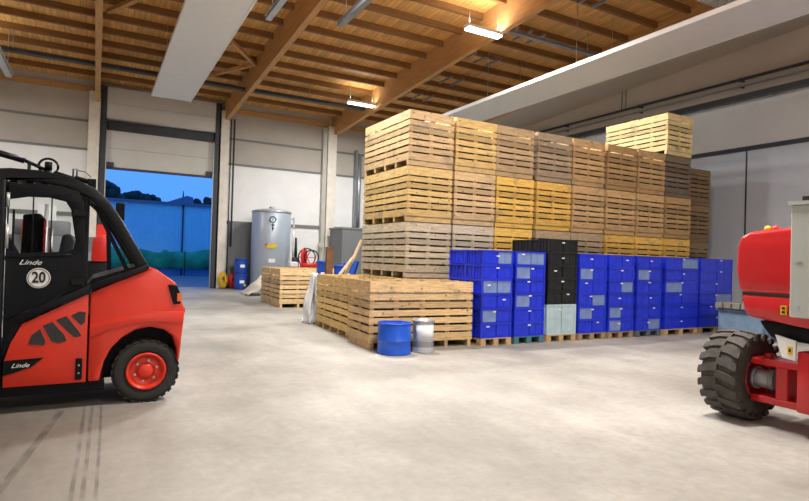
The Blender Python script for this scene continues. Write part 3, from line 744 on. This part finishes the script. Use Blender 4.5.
for i, (bx0, tx, tz, lab, c) in enumerate(((5.36, 5.70, 1.60, 'shorter pale board leaning behind the low crates', (.62, .47, .28)), (5.56, 5.97, 2.06, 'longer pale board leaning against the crate wall', (.66, .5, .3)))):
    yb = 13.05+i*.09
    m = MB(); zb0 = 0; dx = (tx-bx0)/(tz-1.16); xb = tx-dx*tz
    m.bar((xb, yb, .03), (tx, yb-.05, tz), .035, .14, up=(0, 1, 0))
    tag(m.build('leaning_board', M_['pallet'], None, c), lab, 'board', 'leaning boards')
m = MB(); m.bar((5.55, 13.45, .05), (5.98, 13.4, 1.50), .03, .30, up=(0, 1, 0))
tag(m.build('blue_board', M_['blue_steel']), 'blue sheet leaning between the pale boards and the crate wall', 'board')

tk = thing('steel_tank', 'tall grey-blue steel storage tank against the far wall', 'tank', (6.90, 25.0, 0))
r = .86
MB().lathe([(0, .05), (r-.05, .05), (r, .1), (r, 3.50), (r-.03, 3.55), (r*.6, 3.62), (r*.3, 3.65), (0, 3.66)], n=48).build('shell', M_['tank'], tk)
MB().lathe([(r, 3.44), (r+.025, 3.45), (r+.025, 3.52), (r, 3.53)], n=48).build('top_ring', M_['galv'], tk)
MB().cyl((0, 0, 3.64), (0, 0, 3.74), .12, n=16).build('manhole', M_['galv'], tk)
for a in range(3):
    q = 2*PI*a/3+.5; MB().box(-.06, .06, -.06, .06, 0, .12).build('foot', M_['grey_steel'], tk).location = (.7*math.cos(q), .7*math.sin(q), 0)
ang = math.radians(-108)
def on_tank(z, da=0): 
    a = ang+da; return Vector(((r+.012)*math.cos(a), (r+.012)*math.sin(a), z)), a+PI/2
p, az = on_tank(3.0, .12)
em = MB(); em.tube([(math.cos(u)*.13, 0, .12+math.sin(u)*.13) for u in [2*PI*i/20 for i in range(20)]], .022, closed=True)
em.box(-.02, .02, -.015, .015, -.36, .0).box(-.08, .08, -.015, .015, -.14, -.10).box(-.05, .05, -.015, .015, -.28, -.24).box(-.012, .012, -.015, .015, .05, .2)
e = em.build('emblem', M_['dark_steel'], tk); e.location = p; e.rotation_euler = (0, 0, az)
for z, da, c, s in ((1.95, .0, M_['yellow'], .13), (1.98, .22, M_['yellow'], .12), (2.02, -.15, M_['red_plain'], .07), (1.86, .15, mat('green_sticker', (.25, .6, .1), .5), .08), (1.32, .12, M_['label_white'], .14)):
    p, az = on_tank(z, da); e = MB().box(-s, s, -.01, .01, -s*.6, s*.6).build('sticker', c, tk); e.location = p; e.rotation_euler = (0, 0, az)
MB().cyl((r+.15, -.1, .1), (r+.15, -.1, 3.3), .035, n=8).build('side_pipe', M_['galv'], tk)
MB().box(r-.02, r+.16, -.13, -.07, 3.2, 3.26).build('pipe_bracket', M_['galv'], tk)
t = thing('dark_pump', 'black pump unit standing between the tank and the red hose reel', 'pump', (7.62, 23.6, 0))
MB().box(-.13, .13, -.15, .15, 0, 1.5).build('body', M_['black_plastic'], t, bevel=.03)
MB().cyl((0, 0, 1.5), (0, 0, 2.35), .07, .05, n=10).build('riser', M_['black_plastic'], t)

# red hose reel behind the far crates
hr = thing('hose_reel', 'red hose reel with black hoops behind the two far crates', 'hose reel', (7.45, 22.0, 0))
MB().lathe([(.36, -.02), (.36, .02), (.05, .04), (.05, -.04)], c=(-.18, 0, 1.55), axis='y', n=28, closed=True).build('disc', M_['red_plain'], hr)
bpy.data.objects['disc'].rotation_euler = (0, 0, math.radians(52)); bpy.data.objects['disc'].location = (.12, .12, 0)
MB().box(-.5, .45, -.25, .25, 1.0, 1.12).build('platform', M_['red_plain'], hr)
for x in (-.45, .38):
    for y_ in (-.2, .2): MB().box(x, x+.07, y_-.03, y_+.03, 0, 1.0).build('leg', M_['red_plain'], hr)
for cx_, rr_ in ((.1, .36), (.3, .30)):
    MB().tube([(cx_+rr_*math.cos(u), -.1, 1.52+rr_*math.sin(u)) for u in [2*PI*i/24 for i in range(24)]], .028, closed=True).build('hoop', M_['black_plastic'], hr)
for a in (0, 1, 2): MB().bar((.1+.34*math.cos(a*PI/3), -.1, 1.52+.34*math.sin(a*PI/3)), (.1-.34*math.cos(a*PI/3), -.1, 1.52-.34*math.sin(a*PI/3)), .03, .03).build('spoke', M_['red_plain'], hr)
MB().box(-.62, -.28, -.2, .2, 1.12, 1.32).build('motor_box', M_['label_white'], hr, bevel=.02, seg=1)
MB().cyl((-.22, -.3, 1.2), (.5, -.3, 1.2), .1, n=14).build('roller', M_['red_plain'], hr)

for nm_, x, mt, lab, rr_ in (('hose_coil', 5.02, M_['yellow'], 'yellow coiled hose leaning against the door column', .33), ('hose_coil', 5.46, M_['red_plain'], 'red coiled hose leaning beside the yellow coil', .30)):
    t = thing(nm_, lab, 'hose', (x, 25.82-.0*x, 0), 0, 'coiled hoses by the door')
    for k in range(4):
        q = rr_-.05*k; a = .18+.02*k
        MB().tube([(q*math.cos(u)*.55, q*math.sin(u)*.2-.05*k+.02, rr_+.06+q*math.sin(u)) for u in [2*PI*i/22 for i in range(22)]], .045, closed=True).build('loop', mt, t)

# crumpled tarp and plastic film
def sheet(name, pts, nx, nz, fn, mt, lab, cat):
    P = []; fs = []
    for i in range(nx+1):
        for j in range(nz+1): P.append(fn(i/nx, j/nz))
    for i in range(nx):
        for j in range(nz): fs.append((i*(nz+1)+j, (i+1)*(nz+1)+j, (i+1)*(nz+1)+j+1, i*(nz+1)+j+1))
    o = MB().add(P, fs, True).build(name, mt); sm = o.modifiers.new('s', 'SOLIDIFY'); sm.thickness = .012
    return tag(o, lab, cat)
rr = random.Random(3)
def f1(u, v):   # white film hanging over the left end of the low yellow crate
    x = 4.33+.22*v + u*(.40-.18*v) + .03*math.sin(9*v+8*u)*(1-v)
    return (x, 12.80+.10*math.sin(15*u+3*v)+.04*math.sin(33*u+7*v)-.16*(1-v)**2*math.sin(PI*u), max(.015, .015+1.17*v+.02*math.sin(20*u)*v))
sheet('plastic_film', None, 34, 22, f1, M_['white_film'], 'crumpled white plastic film hanging at the end of the low crate', 'plastic film')
def f2(u, v):
    x = 5.05+1.25*u; z = .02+.78*math.sin(min(1, u*1.15)*PI*.62)*(1-.55*abs(2*v-1)) + .04*math.sin(17*u+9*v)
    return (x, 21.2+1.5*v+.05*math.sin(13*u), max(.012, z))
sheet('canvas_sheet', None, 26, 18, f2, M_['tarp'], 'cream canvas sheet heaped behind the two far crates', 'canvas')

# ================================================================== TYRES helper
def tyre(r, w_, rim_r, n=48):
    h = w_/2
    return MB().lathe([(rim_r, -h*.8), (rim_r+.03, -h*.95), (r*.86, -h), (r*.96, -h*.88), (r*.985, -h*.6), (r*.985, h*.6), (r*.96, h*.88), (r*.86, h), (rim_r+.03, h*.95), (rim_r, h*.8)], axis='y', n=n, closed=True)

# ================================================================== FORKLIFT (its near side lies in the plane y = 6.6)
fk = thing('forklift', 'black and red forklift with a white number 20 disc on its door', 'forklift', (0, 6.6, 0))
Y1 = 1.22     # width
hood = [(-.035, .27), (-.035, 1.185), (.20, 1.30), (.52, 1.445), (.58, 1.44), (.79, 1.285), (.845, 1.10), (.885, 1.0), (.88, .88), (.86, .66), (.845, .44), (.82, .42), (.815, .56), (.77, .70), (.68, .78), (.54, .815), (.40, .79), (.27, .71), (.17, .60), (.11, .47), (.08, .33), (.075, .27)]
# main counterweight block, then a raised side cheek for the crease
MB().plate(hood, [], 0, Y1).build('counterweight', M_['fork_red'], fk, bevel=.022)
MB().plate([(-.03, .86), (.30, .94), (.60, .985), (.878, .975), (.872, .84), (.66, .87), (.40, .86), (.10, .78), (-.03, .72)], [], -.012, .02).build('side_crease', M_['fork_red'], fk, bevel=.006)
pan = [(-.05, .27), (-.05, 1.175), (-.61, .885), (-.70, .70), (-.75, .52), (-.75, .27)]
sp_ = MB().plate(pan, [], -.004, .05).build('side_panel', M_['fork_red'], fk, bevel=.008)
for q in ([(-.555, .685), (-.53, .77), (-.46, .83), (-.41, .70), (-.42, .665)], [(-.44, .86), (-.36, .90), (-.25, .76), (-.23, .70), (-.30, .68), (-.36, .70)],
          [(-.33, .915), (-.24, .955), (-.13, .80), (-.10, .745), (-.16, .735), (-.22, .79)], [(-.20, .955), (-.125, 1.0), (-.07, .985), (-.075, .885), (-.11, .855)]):
    MB().plate(q, [], -.010, .0).build('vent_mesh', M_['vent'], sp_)
MB().plate([(-.75, .53), (-.42, .545), (-.52, .46), (-.66, .41), (-.75, .385)], [], -.012, 0).build('nameplate', M_['fork_black'], sp_)
text('Linde', .058, M_['label_white'], sp_, (-.615, -.014, .478), (PI/2, 0, 0), shear=.45, sx=1.15)
MB().box(-.145, -.085, -.02, 0, .30, .52).build('lock_plate', M_['fork_black'], sp_, bevel=.006, seg=1)
for z in (.37, .45): MB().cyl((-.115, -.026, z), (-.115, -.018, z), .009, n=8).build('screw', M_['galv'], sp_)
# chassis, sill, front part (beyond the frame on the left)
MB().box(-1.9, .12, .03, Y1-.03, .17, .285).build('chassis', M_['fork_black'], fk, bevel=.01, seg=1)
MB().plate([(-1.75, .285), (-1.75, .62), (-1.5, .9), (-1.2, .82), (-.76, .5), (-.76, .285)], [], .03, Y1-.03).build('front_body', M_['fork_black'], fk, bevel=.02)
MB().box(-.76, -.04, .05, Y1-.03, .285, .95).build('engine_cover', M_['fork_black'], fk)
# black door with window
outer = [(-.765, .53), (-.765, 2.24), (-.62, 2.265), (-.35, 2.27), (-.17, 2.22), (-.12, 2.1), (-.085, 1.5), (-.06, 1.2), (-.60, .90), (-.70, .72)]
win = [(-.755, 2.10), (-.60, 2.135), (-.42, 2.14), (-.28, 2.11), (-.235, 2.03), (-.185, 1.72), (-.20, 1.63), (-.26, 1.605), (-.655, 1.575), (-.70, 1.66), (-.755, 1.75)]
dr = MB().plate(outer, [win], .0, .045).build('cab_door', M_['fork_black'], fk, bevel=.007)
MB().plate(win, [], .02, .026).build('window_pane', M_['glass'], dr)
for x in (-.555, -.40): MB().box(x-.006, x+.006, .012, .02, 1.57, 2.14).build('window_bar', M_['fork_black'], dr)
MB().cyl((-.487, -.010, 1.335), (-.487, .002, 1.335), .10, n=40).build('number_disc', M_['label_white'], dr)
MB().tube([(-.487+.089*math.cos(2*PI*i/36), -.011, 1.335+.089*math.sin(2*PI*i/36)) for i in range(36)], .0035, n=6, closed=True).build('disc_ring', M_['black_plastic'], dr)
text('20', .15, M_['black_plastic'], dr, (-.487, -.013, 1.337), (PI/2, 0, 0), bold=.0035, sx=.78, name='number')
text('Linde', .068, M_['label_white'], dr, (-.565, -.004, 1.487), (PI/2, 0, .0), shear=.45, sx=1.25)
MB().tube([(-.75, -.006, 1.54), (-.60, -.006, 1.545), (-.30, -.006, 1.565), (-.22, -.006, 1.575)], .007, n=6).build('lower_crease', M_['fork_black_gloss'], dr)
MB().tube([(-.74, -.004, .93), (-.60, -.004, 1.0), (-.42, -.004, 1.07), (-.25, -.004, 1.20), (-.10, -.004, 1.26)], .007, n=6).build('lower_crease', M_['fork_black_gloss'], dr)
for z in (2.0, 1.3): MB().box(-.215, -.10, -.025, .0, z-.035, z+.035).build('hinge', M_['fork_black_gloss'], dr, bevel=.006, seg=1)
MB().box(-.72, -.70, -.012, 0, 1.62, 2.0).build('handle', M_['fork_black_gloss'], dr)
# belt rail above the red bodywork
MB().bar((-.66, -.005, .93), (-.02, -.005, 1.245), .05, .07, up=(0, 0, 1)).bar((-.04, .0, 1.235), (.50, .0, 1.47), .06, .055, up=(0, 0, 1)).build('belt_rail', M_['fork_black_gloss'], fk, bevel=.006)
MB().plate([(-.1, 1.22), (.46, 1.455), (.40, 1.47), (-.02, 1.33)], [], .05, Y1-.05).build('hood_deck', M_['fork_black'], fk)
# overhead guard: near and far bow plus roof
path = [(-1.55, 1.2), (-1.38, 1.9), (-1.22, 2.22), (-1.0, 2.33), (-.75, 2.365), (-.50, 2.365), (-.25, 2.325), (-.05, 2.235), (.09, 2.10), (.20, 1.93), (.31, 1.73), (.42, 1.54), (.475, 1.445)]
def bow(y0, y1, wd):
    m = MB(); n = len(path); a = []; c = []
    for i, p in enumerate(path):
        q0 = Vector(path[max(i-1, 0)]); q1 = Vector(path[min(i+1, n-1)]); d_ = (q1-q0).normalized(); nn = Vector((-d_.y, d_.x))
        if nn.y < 0 and d_.x > 0: nn = -nn
        a.append(Vector(p)+nn*wd*.35); c.append(Vector(p)-nn*wd*.65)
    return m.plate([tuple(p) for p in a]+[tuple(p) for p in c[::-1]], [], y0, y1)
bow(0, .09, .115).build('guard_bow', M_['fork_black_gloss'], fk, bevel=.018)
bow(Y1-.09, Y1, .115).build('guard_bow', M_['fork_black_gloss'], fk, bevel=.018)
m = MB()
for i in range(9): m.box(-1.15+i*.13, -1.09+i*.13, .09, Y1-.09, 2.27, 2.30)
m.build('roof_slats', M_['fork_black'], fk)
MB().box(-1.2, -.2, .05, .10, 2.16, 2.26).build('roof_rail', M_['fork_black'], fk)
MB().box(-.16, -.08, .02, .09, 1.25, 2.26).build('rear_pillar', M_['fork_black'], fk, bevel=.008, seg=1)
MB().box(-.16, -.08, Y1-.09, Y1-.02, 1.25, 2.26).build('rear_pillar', M_['fork_black'], fk, bevel=.008, seg=1)
MB().bar((.12, Y1-.05, 2.04), (.15, Y1-.05, 1.35), .05, .05).build('inner_brace', M_['fork_black'], fk)
MB().bar((-.02, .1, 2.1), (.30, .1, 1.42), .05, .04).build('inner_brace', M_['fork_black'], fk)
# tail light and rear wheel
tl = MB().plate([(.705, 1.275), (.795, 1.265), (.845, 1.14), (.835, 1.06), (.765, 1.055)], [], -.014, .03).build('tail_light', M_['fork_black'], fk, bevel=.006, seg=1)
MB().box(.80, .845, -.018, -.005, 1.09, 1.18).build('lens', mat('orange_lens', (.8, .16, .03), .25), tl)
MB().box(.875, .90, .1, Y1-.1, .95, 1.0).build('rear_bumper_strip', M_['fork_black'], fk)
def fwheel(x, r_, y, w_):
    wl = tyre(r_, w_, r_*.57).build('wheel', M_['rubber'], fk); wl.location = (x, y, r_)
    m = MB()
    for k in range(26):
        a = 2*PI*k/26
        q = Matrix.Rotation(-a, 4, 'Y')
        for s in (-1, 1): m.box(r_*.965, r_*1.0, *sorted((s*.02, s*w_*.5)), -.024+s*.006, .024+s*.006, q)
    m.build('tread', M_['rubber'], wl)
    R_ = r_*.58
    MB().lathe([(R_, -w_/2+.0), (R_+.008, -w_/2-.004), (R_-.012, -w_/2-.008), (R_*.86, -w_/2+.012), (R_*.80, -w_/2+.05), (R_*.42, -w_/2+.055), (R_*.38, -w_/2+.02), (R_*.30, -w_/2+.01), (0, -w_/2+.008)], axis='y', n=36).build('rim', M_['fork_red'], wl)
    for k in range(6):
        a = 2*PI*k/6+.3; MB().cyl((R_*.58*math.cos(a), -w_/2+.06, R_*.58*math.sin(a)), (R_*.58*math.cos(a), -w_/2+.03, R_*.58*math.sin(a)), .014, n=6).build('wheel_nut', M_['galv'], wl)
    return wl
fwheel(.515, .335, .13, .22); fwheel(.515, .335, Y1-.13, .22); fwheel(-1.35, .36, .11, .24); fwheel(-1.35, .36, Y1-.12, .24)
MB().box(.1, .8, .26, Y1-.26, .25, .62).build('steer_axle_housing', M_['fork_black'], fk)
# black liner added to close the see-through wheel arch
MB().box(.07, .84, .27, Y1-.27, .55, .86).box(.06, .10, .03, .28, .29, .66).box(.10, .80, .24, .27, .35, .86).build('arch_liner', M_['fork_black'], fk)
# mast on the left
for y_ in (.12, Y1-.22):
    MB().box(-2.05, -1.93, y_, y_+.1, .06, 2.25).build('mast_rail', M_['fork_black'], fk)
MB().box(-2.05, -1.95, .12, Y1-.12, .55, .65).build('mast_crossbar', M_['fork_black'], fk)
MB().box(-2.05, -1.95, .12, Y1-.12, 2.1, 2.2).build('mast_crossbar', M_['fork_black'], fk)
MB().box(-2.14, -2.05, .15, Y1-.15, .08, .6).build('fork_carriage', M_['fork_black'], fk)
for y_ in (.3, .82): MB().box(-3.2, -2.14, y_, y_+.11, .04, .085).build('fork', M_['dark_steel'], fk)
# front pillar that closes the cab at the left edge of the picture
MB().box(-.865, -.775, -.03, .06, .16, 2.3).build('front_pillar', M_['fork_black_gloss'], fk, bevel=.02)
MB().cyl((-.755, -.04, 1.62), (-.755, -.04, 1.86), .016, n=10).build('grab_handle', M_['galv'], fk)
MB().cyl((-.755, -.04, 2.02), (-.755, -.04, 2.16), .016, n=10).build('grab_handle', M_['galv'], fk)
# cab interior
st = MB().plate([(-.74, .95), (-.30, .95), (-.24, 1.1), (-.66, 1.16), (-.74, 1.1)], [], .35, .85).build('driver_seat', M_['seat'], fk, bevel=.03)
MB().plate([(-.42, 1.1), (-.26, 1.12), (-.20, 1.72), (-.24, 1.80), (-.32, 1.78)], [], .38, .82).build('seat_back', M_['seat'], st, bevel=.03)
MB().plate([(-.74, 1.2), (-.52, 1.2), (-.50, 1.95), (-.56, 2.02), (-.72, 2.0)], [], .86, 1.0).build('side_console', M_['fork_black'], fk, bevel=.02)
MB().box(-.52, -.50, .84, .88, 1.5, 1.95).build('red_trim', M_['red_plain'], fk)
MB().cyl((-.45, .9, 1.2), (-.45, .9, 1.86), .025, n=10).build('grab_bar', M_['galv'], fk)
MB().tube([(-.95+.17*math.cos(2*PI*i/24), .6+.17*math.sin(2*PI*i/24), 1.45+.1*math.cos(2*PI*i/24)) for i in range(24)], .016, closed=True).build('steering_wheel', M_['fork_black'], fk)
MB().cyl((-1.25, .6, .9), (-.95, .6, 1.45), .03, n=10).build('steering_column', M_['fork_black'], fk)
# roof equipment
lt = MB().cyl((-1.10, .22, 2.62), (-.66, .22, 2.515), .032, n=12).cyl((-.66, .22, 2.515), (-.46, .22, 2.43), .018, n=10).cyl((-.62, .22, 2.34), (-.62, .22, 2.5), .016).build('work_light', M_['fork_black_gloss'], fk)
bc = MB().cyl((-.455, .22, 2.33), (-.455, .22, 2.44), .045, .03, n=14).cyl((-.455, .22, 2.44), (-.455, .22, 2.52), .034, n=14).build('beacon', M_['fork_black'], fk)
MB().tube([(-.455+.085*math.sin(2*PI*i/24), .22, 2.475+.08*math.cos(2*PI*i/24)) for i in range(24)], .012, closed=True).build('ring_guard', M_['fork_black'], bc)
MB().cyl((-.40, .22, 2.42), (-.18, .22, 2.36), .018, n=8).cyl((-.22, .22, 2.38), (-.05, .22, 2.34), .026, n=8).box(-.10, -.02, .18, .26, 2.26, 2.38).build('roof_cable_box', M_['fork_black'], fk)
MB().tube([(-.235, .22, 2.36), (-.235, .22, 2.47), (-.20, .22, 2.475), (-.20, .22, 2.38)], .008).tube([(-.19, .22, 2.46), (-.12, .22, 2.45), (-.07, .22, 2.40)], .005).build('wire_bracket', M_['dark_steel'], fk)
mr_ = MB().box(.20, .30, Y1-.02, Y1+.03, 2.0, 2.22).build('rear_mirror', M_['fork_black'], fk, bevel=.01, seg=1)
MB().bar((.1, Y1-.05, 2.06), (.22, Y1, 2.1), .025, .025).build('mirror_arm', M_['fork_black'], mr_)

# second red machine glimpsed through the forklift's rear quarter
rm = thing('red_machine', 'red machine partly visible through the rear opening of the forklift cab', 'machine', (.08, 10.6, 0))
MB().plate([(-.15, 1.42), (-.13, 1.80), (-.06, 1.88), (.08, 1.88), (.13, 1.60), (.10, 1.42)], [], 0, .9).build('body', M_['red_plain'], rm, bevel=.04)
MB().box(-.6, .1, .05, .85, 1.86, 2.0).build('hood_vent', M_['label_white'], rm) if False else None
MB().plate([(-.6, .35), (-.6, 1.0), (-.2, 1.42), (.12, 1.42), (.2, 1.0), (.3, .35)], [], .05, .85).build('chassis', M_['fork_black'], rm, bevel=.02)
for x in (-.35, .1):
    for y_ in (.02, .72): tyre(.2, .16, .11, 24).build('wheel', M_['rubber'], rm).location = (x, y_+.08, .2)

# tyre marks
def mark(pts, wd, lab):
    P = []; fs = []
    for i, p in enumerate(pts):
        a = Vector(pts[max(i-1, 0)]); c = Vector(pts[min(i+1, len(pts)-1)]); d_ = (c-a).normalized(); nn = Vector((-d_.y, d_.x))
        for s in (-1, 1): q = Vector(p)+nn*s*wd/2; P.append((q.x, q.y, .003))
    for i in range(len(pts)-1): fs.append((2*i, 2*i+1, 2*i+3, 2*i+2))
    o = MB().add(P, fs).build('tyre_mark', M_['mark']); tag(o, lab, 'tyre mark', 'tyre marks on the floor', 'stuff'); return o
mark([(-.05, 6.7), (-.06, 6), (-.075, 5), (-.10, 4), (-.12, 3.2)], .03, 'left line of the straight dark tyre marks on the floor')
mark([(.02, 6.7), (.005, 6), (-.01, 5), (-.035, 4), (-.05, 3.2)], .03, 'middle line of the straight dark tyre marks on the floor')
mark([(.10, 6.7), (.09, 6), (.07, 5), (.045, 4), (.03, 3.2)], .025, 'right line of the straight dark tyre marks on the floor')
mark([(-.25, 6.6), (-.33, 6), (-.42, 5.3), (-.5, 4.7), (-.62, 4)], .06, 'broad curved dark tyre mark on the floor below the forklift')

# ================================================================== BOOM LIFT
bl = thing('boom_lift', 'red boom lift with chunky tyre and grey cabinet at the right edge', 'boom lift', (6.31, 2.4, 0))
# everything below in world coordinates minus (6.27, 2.4)
ox, oy = 6.31, 2.4
def lift_wheel(yc, face):
    r_, w_ = .472, .40
    wl = tyre(r_*.965, w_, .21, 56).build('wheel', M_['rubber_dusty'], bl); wl.location = (0, yc-oy, r_)
    m = MB()
    for k in range(20):
        a = 2*PI*k/20
        for s in (-1, 1):
            q = Matrix.Rotation(-a-(0 if s < 0 else PI/20), 4, 'Y')
            # slanted lug from the centre line to the shoulder
            P = []
            for rr_ in (r_*.93, r_*1.0):
                for (yy_, dz) in ((s*-.01, -.03), (s*.10, -.012), (s*.203, .026)):
                    top = 1 if abs(yy_) < .2 else .975
                    for e_ in (-.040, .040): P.append(q @ Vector((rr_*top, yy_, dz+e_)))
            m.add(P, [(0, 1, 3, 2), (2, 3, 5, 4), (6, 8, 9, 7), (8, 10, 11, 9), (0, 2, 8, 6), (2, 4, 10, 8), (1, 7, 9, 3), (3, 9, 11, 5), (0, 6, 7, 1), (4, 5, 11, 10)])
            m.box(r_*.80, r_*.975, *sorted((s*.188, s*.207)), .005, .055, q)
    m.build('tread_lugs', M_['rubber_dusty'], wl)
    s = face
    MB().lathe([(.225, s*.17), (.235, s*.195), (.215, s*.19), (.20, s*.10), (.14, s*.08), (.0, s*.08)], axis='y', n=36).build('rim', M_['lift_red'], wl)
    return wl
lift_wheel(3.62, -1)
lift_wheel(1.0, 1)
for y_, s in ((3.62, -1), (1.0, 1)):
    MB().cyl((0, y_+s*.06-oy, .465), (0, y_+s*.38-oy, .465), .10, n=26).cyl((0, y_+s*.16-oy, .465), (0, y_+s*.20-oy, .465), .12, n=26).cyl((0, y_+s*.34-oy, .465), (0, y_+s*.36-oy, .465), .11, n=26).build('wheel_hub', M_['hub_grey'], bl)
    # forked knuckle above and below the hub
    a0, a1 = sorted((y_+s*.20-oy, y_+s*.75-oy))
    MB().box(-.17, .17, a0, a1, .63, .70).box(-.17, .17, a0, a1, .24, .31).box(-.15, .15, *sorted((y_+s*.44-oy, y_+s*.56-oy)), .30, .64).cyl((0, y_+s*.3-oy, .6), (0, y_+s*.3-oy, .74), .05, n=12).build('steering_knuckle', M_['lift_red'], bl, bevel=.01, seg=1)
MB().box(-.26, .26, 1.75-oy, 2.93-oy, .24, .84).build('axle_beam', M_['lift_red'], bl, bevel=.02)
MB().box(-.05, 3.0, 1.75-oy, 2.85-oy, .36, .92).build('chassis', M_['lift_red'], bl, bevel=.02)
for y_ in (3.62, 1.0):
    wl = tyre(.45, .36, .2, 40).build('wheel', M_['rubber_dusty'], bl); wl.location = (2.6, y_-oy, .452)
    MB().cyl((2.6, y_-oy, .45), (2.6, (2.3+(y_-2.3)*.4)-oy, .45), .12).build('wheel_hub', M_['hub_grey'], bl)
MB().cyl((1.2, 2.3-oy, .9), (1.2, 2.3-oy, 1.12), .55, n=36).build('slewing_ring', M_['dark_steel'], bl)
MB().plate([(3.2-oy, .93), (1.75-oy, .88), (1.75-oy, 1.10), (3.33-oy, 1.10)], [], -.22, 2.2, axis='x').build('turntable_base', M_['fork_black'], bl, bevel=.03)
# white plate with yellow sticker on the axle front
pl = MB().plate([(3.12-oy, .98), (2.93-oy, .94), (2.93-oy, .745), (3.05-oy, .76)], [], -.285, -.262, axis='x').build('white_plate', M_['label_white'], bl)
MB().box(-.292, -.284, 2.955-oy, 3.0-oy, .80, .88).build('yellow_sticker', M_['yellow'], pl)
MB().box(-.295, -.292, 2.968-oy, 2.988-oy, .825, .86).build('sticker_symbol', M_['black_plastic'], pl)
# hood: rounded counterweight shell
hx = -.33
prof = [(3.47, 1.385), (3.51, 1.62), (3.505, 1.86), (3.47, 1.975), (3.37, 2.025), (2.9, 2.065), (1.5, 2.08), (1.3, 1.9), (1.3, 1.385)]
MB().plate([(p[0]-oy, p[1]) for p in prof], [], hx, 1.6, axis='x').build('upper_hood', M_['lift_red'], bl, bevel=.045, seg=3)
prof = [(3.45, 1.365), (3.42, 1.20), (3.37, 1.135), (2.8, 1.07), (1.4, 1.06), (1.3, 1.365)]
MB().plate([(p[0]-oy, p[1]) for p in prof], [], hx+.005, 1.6, axis='x').build('lower_hood', M_['lift_red'], bl, bevel=.035)
MB().box(hx+.03, 1.58, 1.35-oy, 3.43-oy, 1.35, 1.40).build('hood_seam', M_['dark_steel'], bl)
for y_, mt in ((3.30, M_['yellow']), (3.22, M_['red_plain'])):
    MB().lathe([(0, 0), (.035, 0), (.035, .03), (.022, .055), (0, .06)], c=(-.12, y_-oy, 2.035), n=14).build('beacon', mt, bl)
cb = MB().box(-.55, -.34, 2.15-oy, 2.865-oy, 1.19, 2.25).build('grey_cabinet', M_['cab_grey'], bl, bevel=.01, seg=1)
MB().box(-.57, -.32, 2.13-oy, 2.885-oy, 2.25, 2.285).build('cabinet_top', M_['cab_grey'], cb)
MB().box(-.53, -.36, 2.1-oy, 2.78-oy, 2.285, 2.33).build('black_cap', M_['black_plastic'], cb)
for y_, z_ in ((2.79, 1.29), (2.80, 1.70), (2.77, 1.71)): MB().cyl((-.556, y_-oy, z_), (-.549, y_-oy, z_), .014, n=10).build('bolt', M_['galv'], cb)
ys = MB().box(-.345, -.329, 2.99-oy, 3.045-oy, 1.19, 1.28).build('yellow_sticker', M_['yellow'], bl)
for z_ in (1.215, 1.255): MB().box(-.349, -.345, 3.003-oy, 3.032-oy, z_-.012, z_+.012).build('sticker_symbol', M_['black_plastic'], ys)

# things behind the lift
t = thing('pale_blue_bin', 'pale blue plastic bin behind the boom lift tyre', 'bin', (12.9, 6.9, 0))
MB().box(-.1, 1.5, 0, 1.0, .06, .68).box(-.14, 1.54, -.04, 1.04, .62, .69).build('body', M_['skirt'], t, bevel=.02, seg=1)
for xx in (.2, .5, .8, 1.1): MB().box(xx, xx+.05, -.03, 0, .1, .62).build('rib', M_['skirt'], t)
MB().box(-.1, 1.5, .1, .9, 0, .06).build('base_skid', mat('blue_skid', (.03, .16, .45), .5), t)
t = thing('grey_timber_bundle', 'worn grey timber bundle lying on top of the pale blue bin', 'timber', (12.9, 6.9, .691))
for i in range(5): MB().box(-.25, 1.7, .02+i*.2, .18+i*.2, .004*(i % 2), .12+.01*(i % 3)).build('timber', M_['pallet'], t, (.19, .18, .16), bevel=.01, seg=1)

t = thing('parked_machine', 'dark grey machine with red levers seen through the forklift window', 'machine', (-1.75, 15.0, 0))
MB().box(-.6, 2.0, 0, 1.0, .2, 1.9).box(.1, 1.2, .1, .9, 1.9, 2.25).build('body', M_['box_grey'], t, bevel=.03)
for xx in (.0, .75, 1.5): MB().cyl((xx, -.08, .3), (xx, -.08, 2.6), .04, n=10).build('post', M_['galv'], t)
for xx in (.3, 1.75): MB().box(xx, xx+.22, -.12, 0, 1.75, 2.2).build('red_lever', M_['red_plain'], t)
for xx in (-.4, 1.8):
    for y_ in (.1, .9): MB().cyl((xx, y_-.06, .2), (xx, y_+.06, .2), .2, n=20).build('wheel', M_['rubber'], t)
MB().box(.55, .9, .3, .6, 2.25, 2.6).build('hopper', M_['label_white'], t)
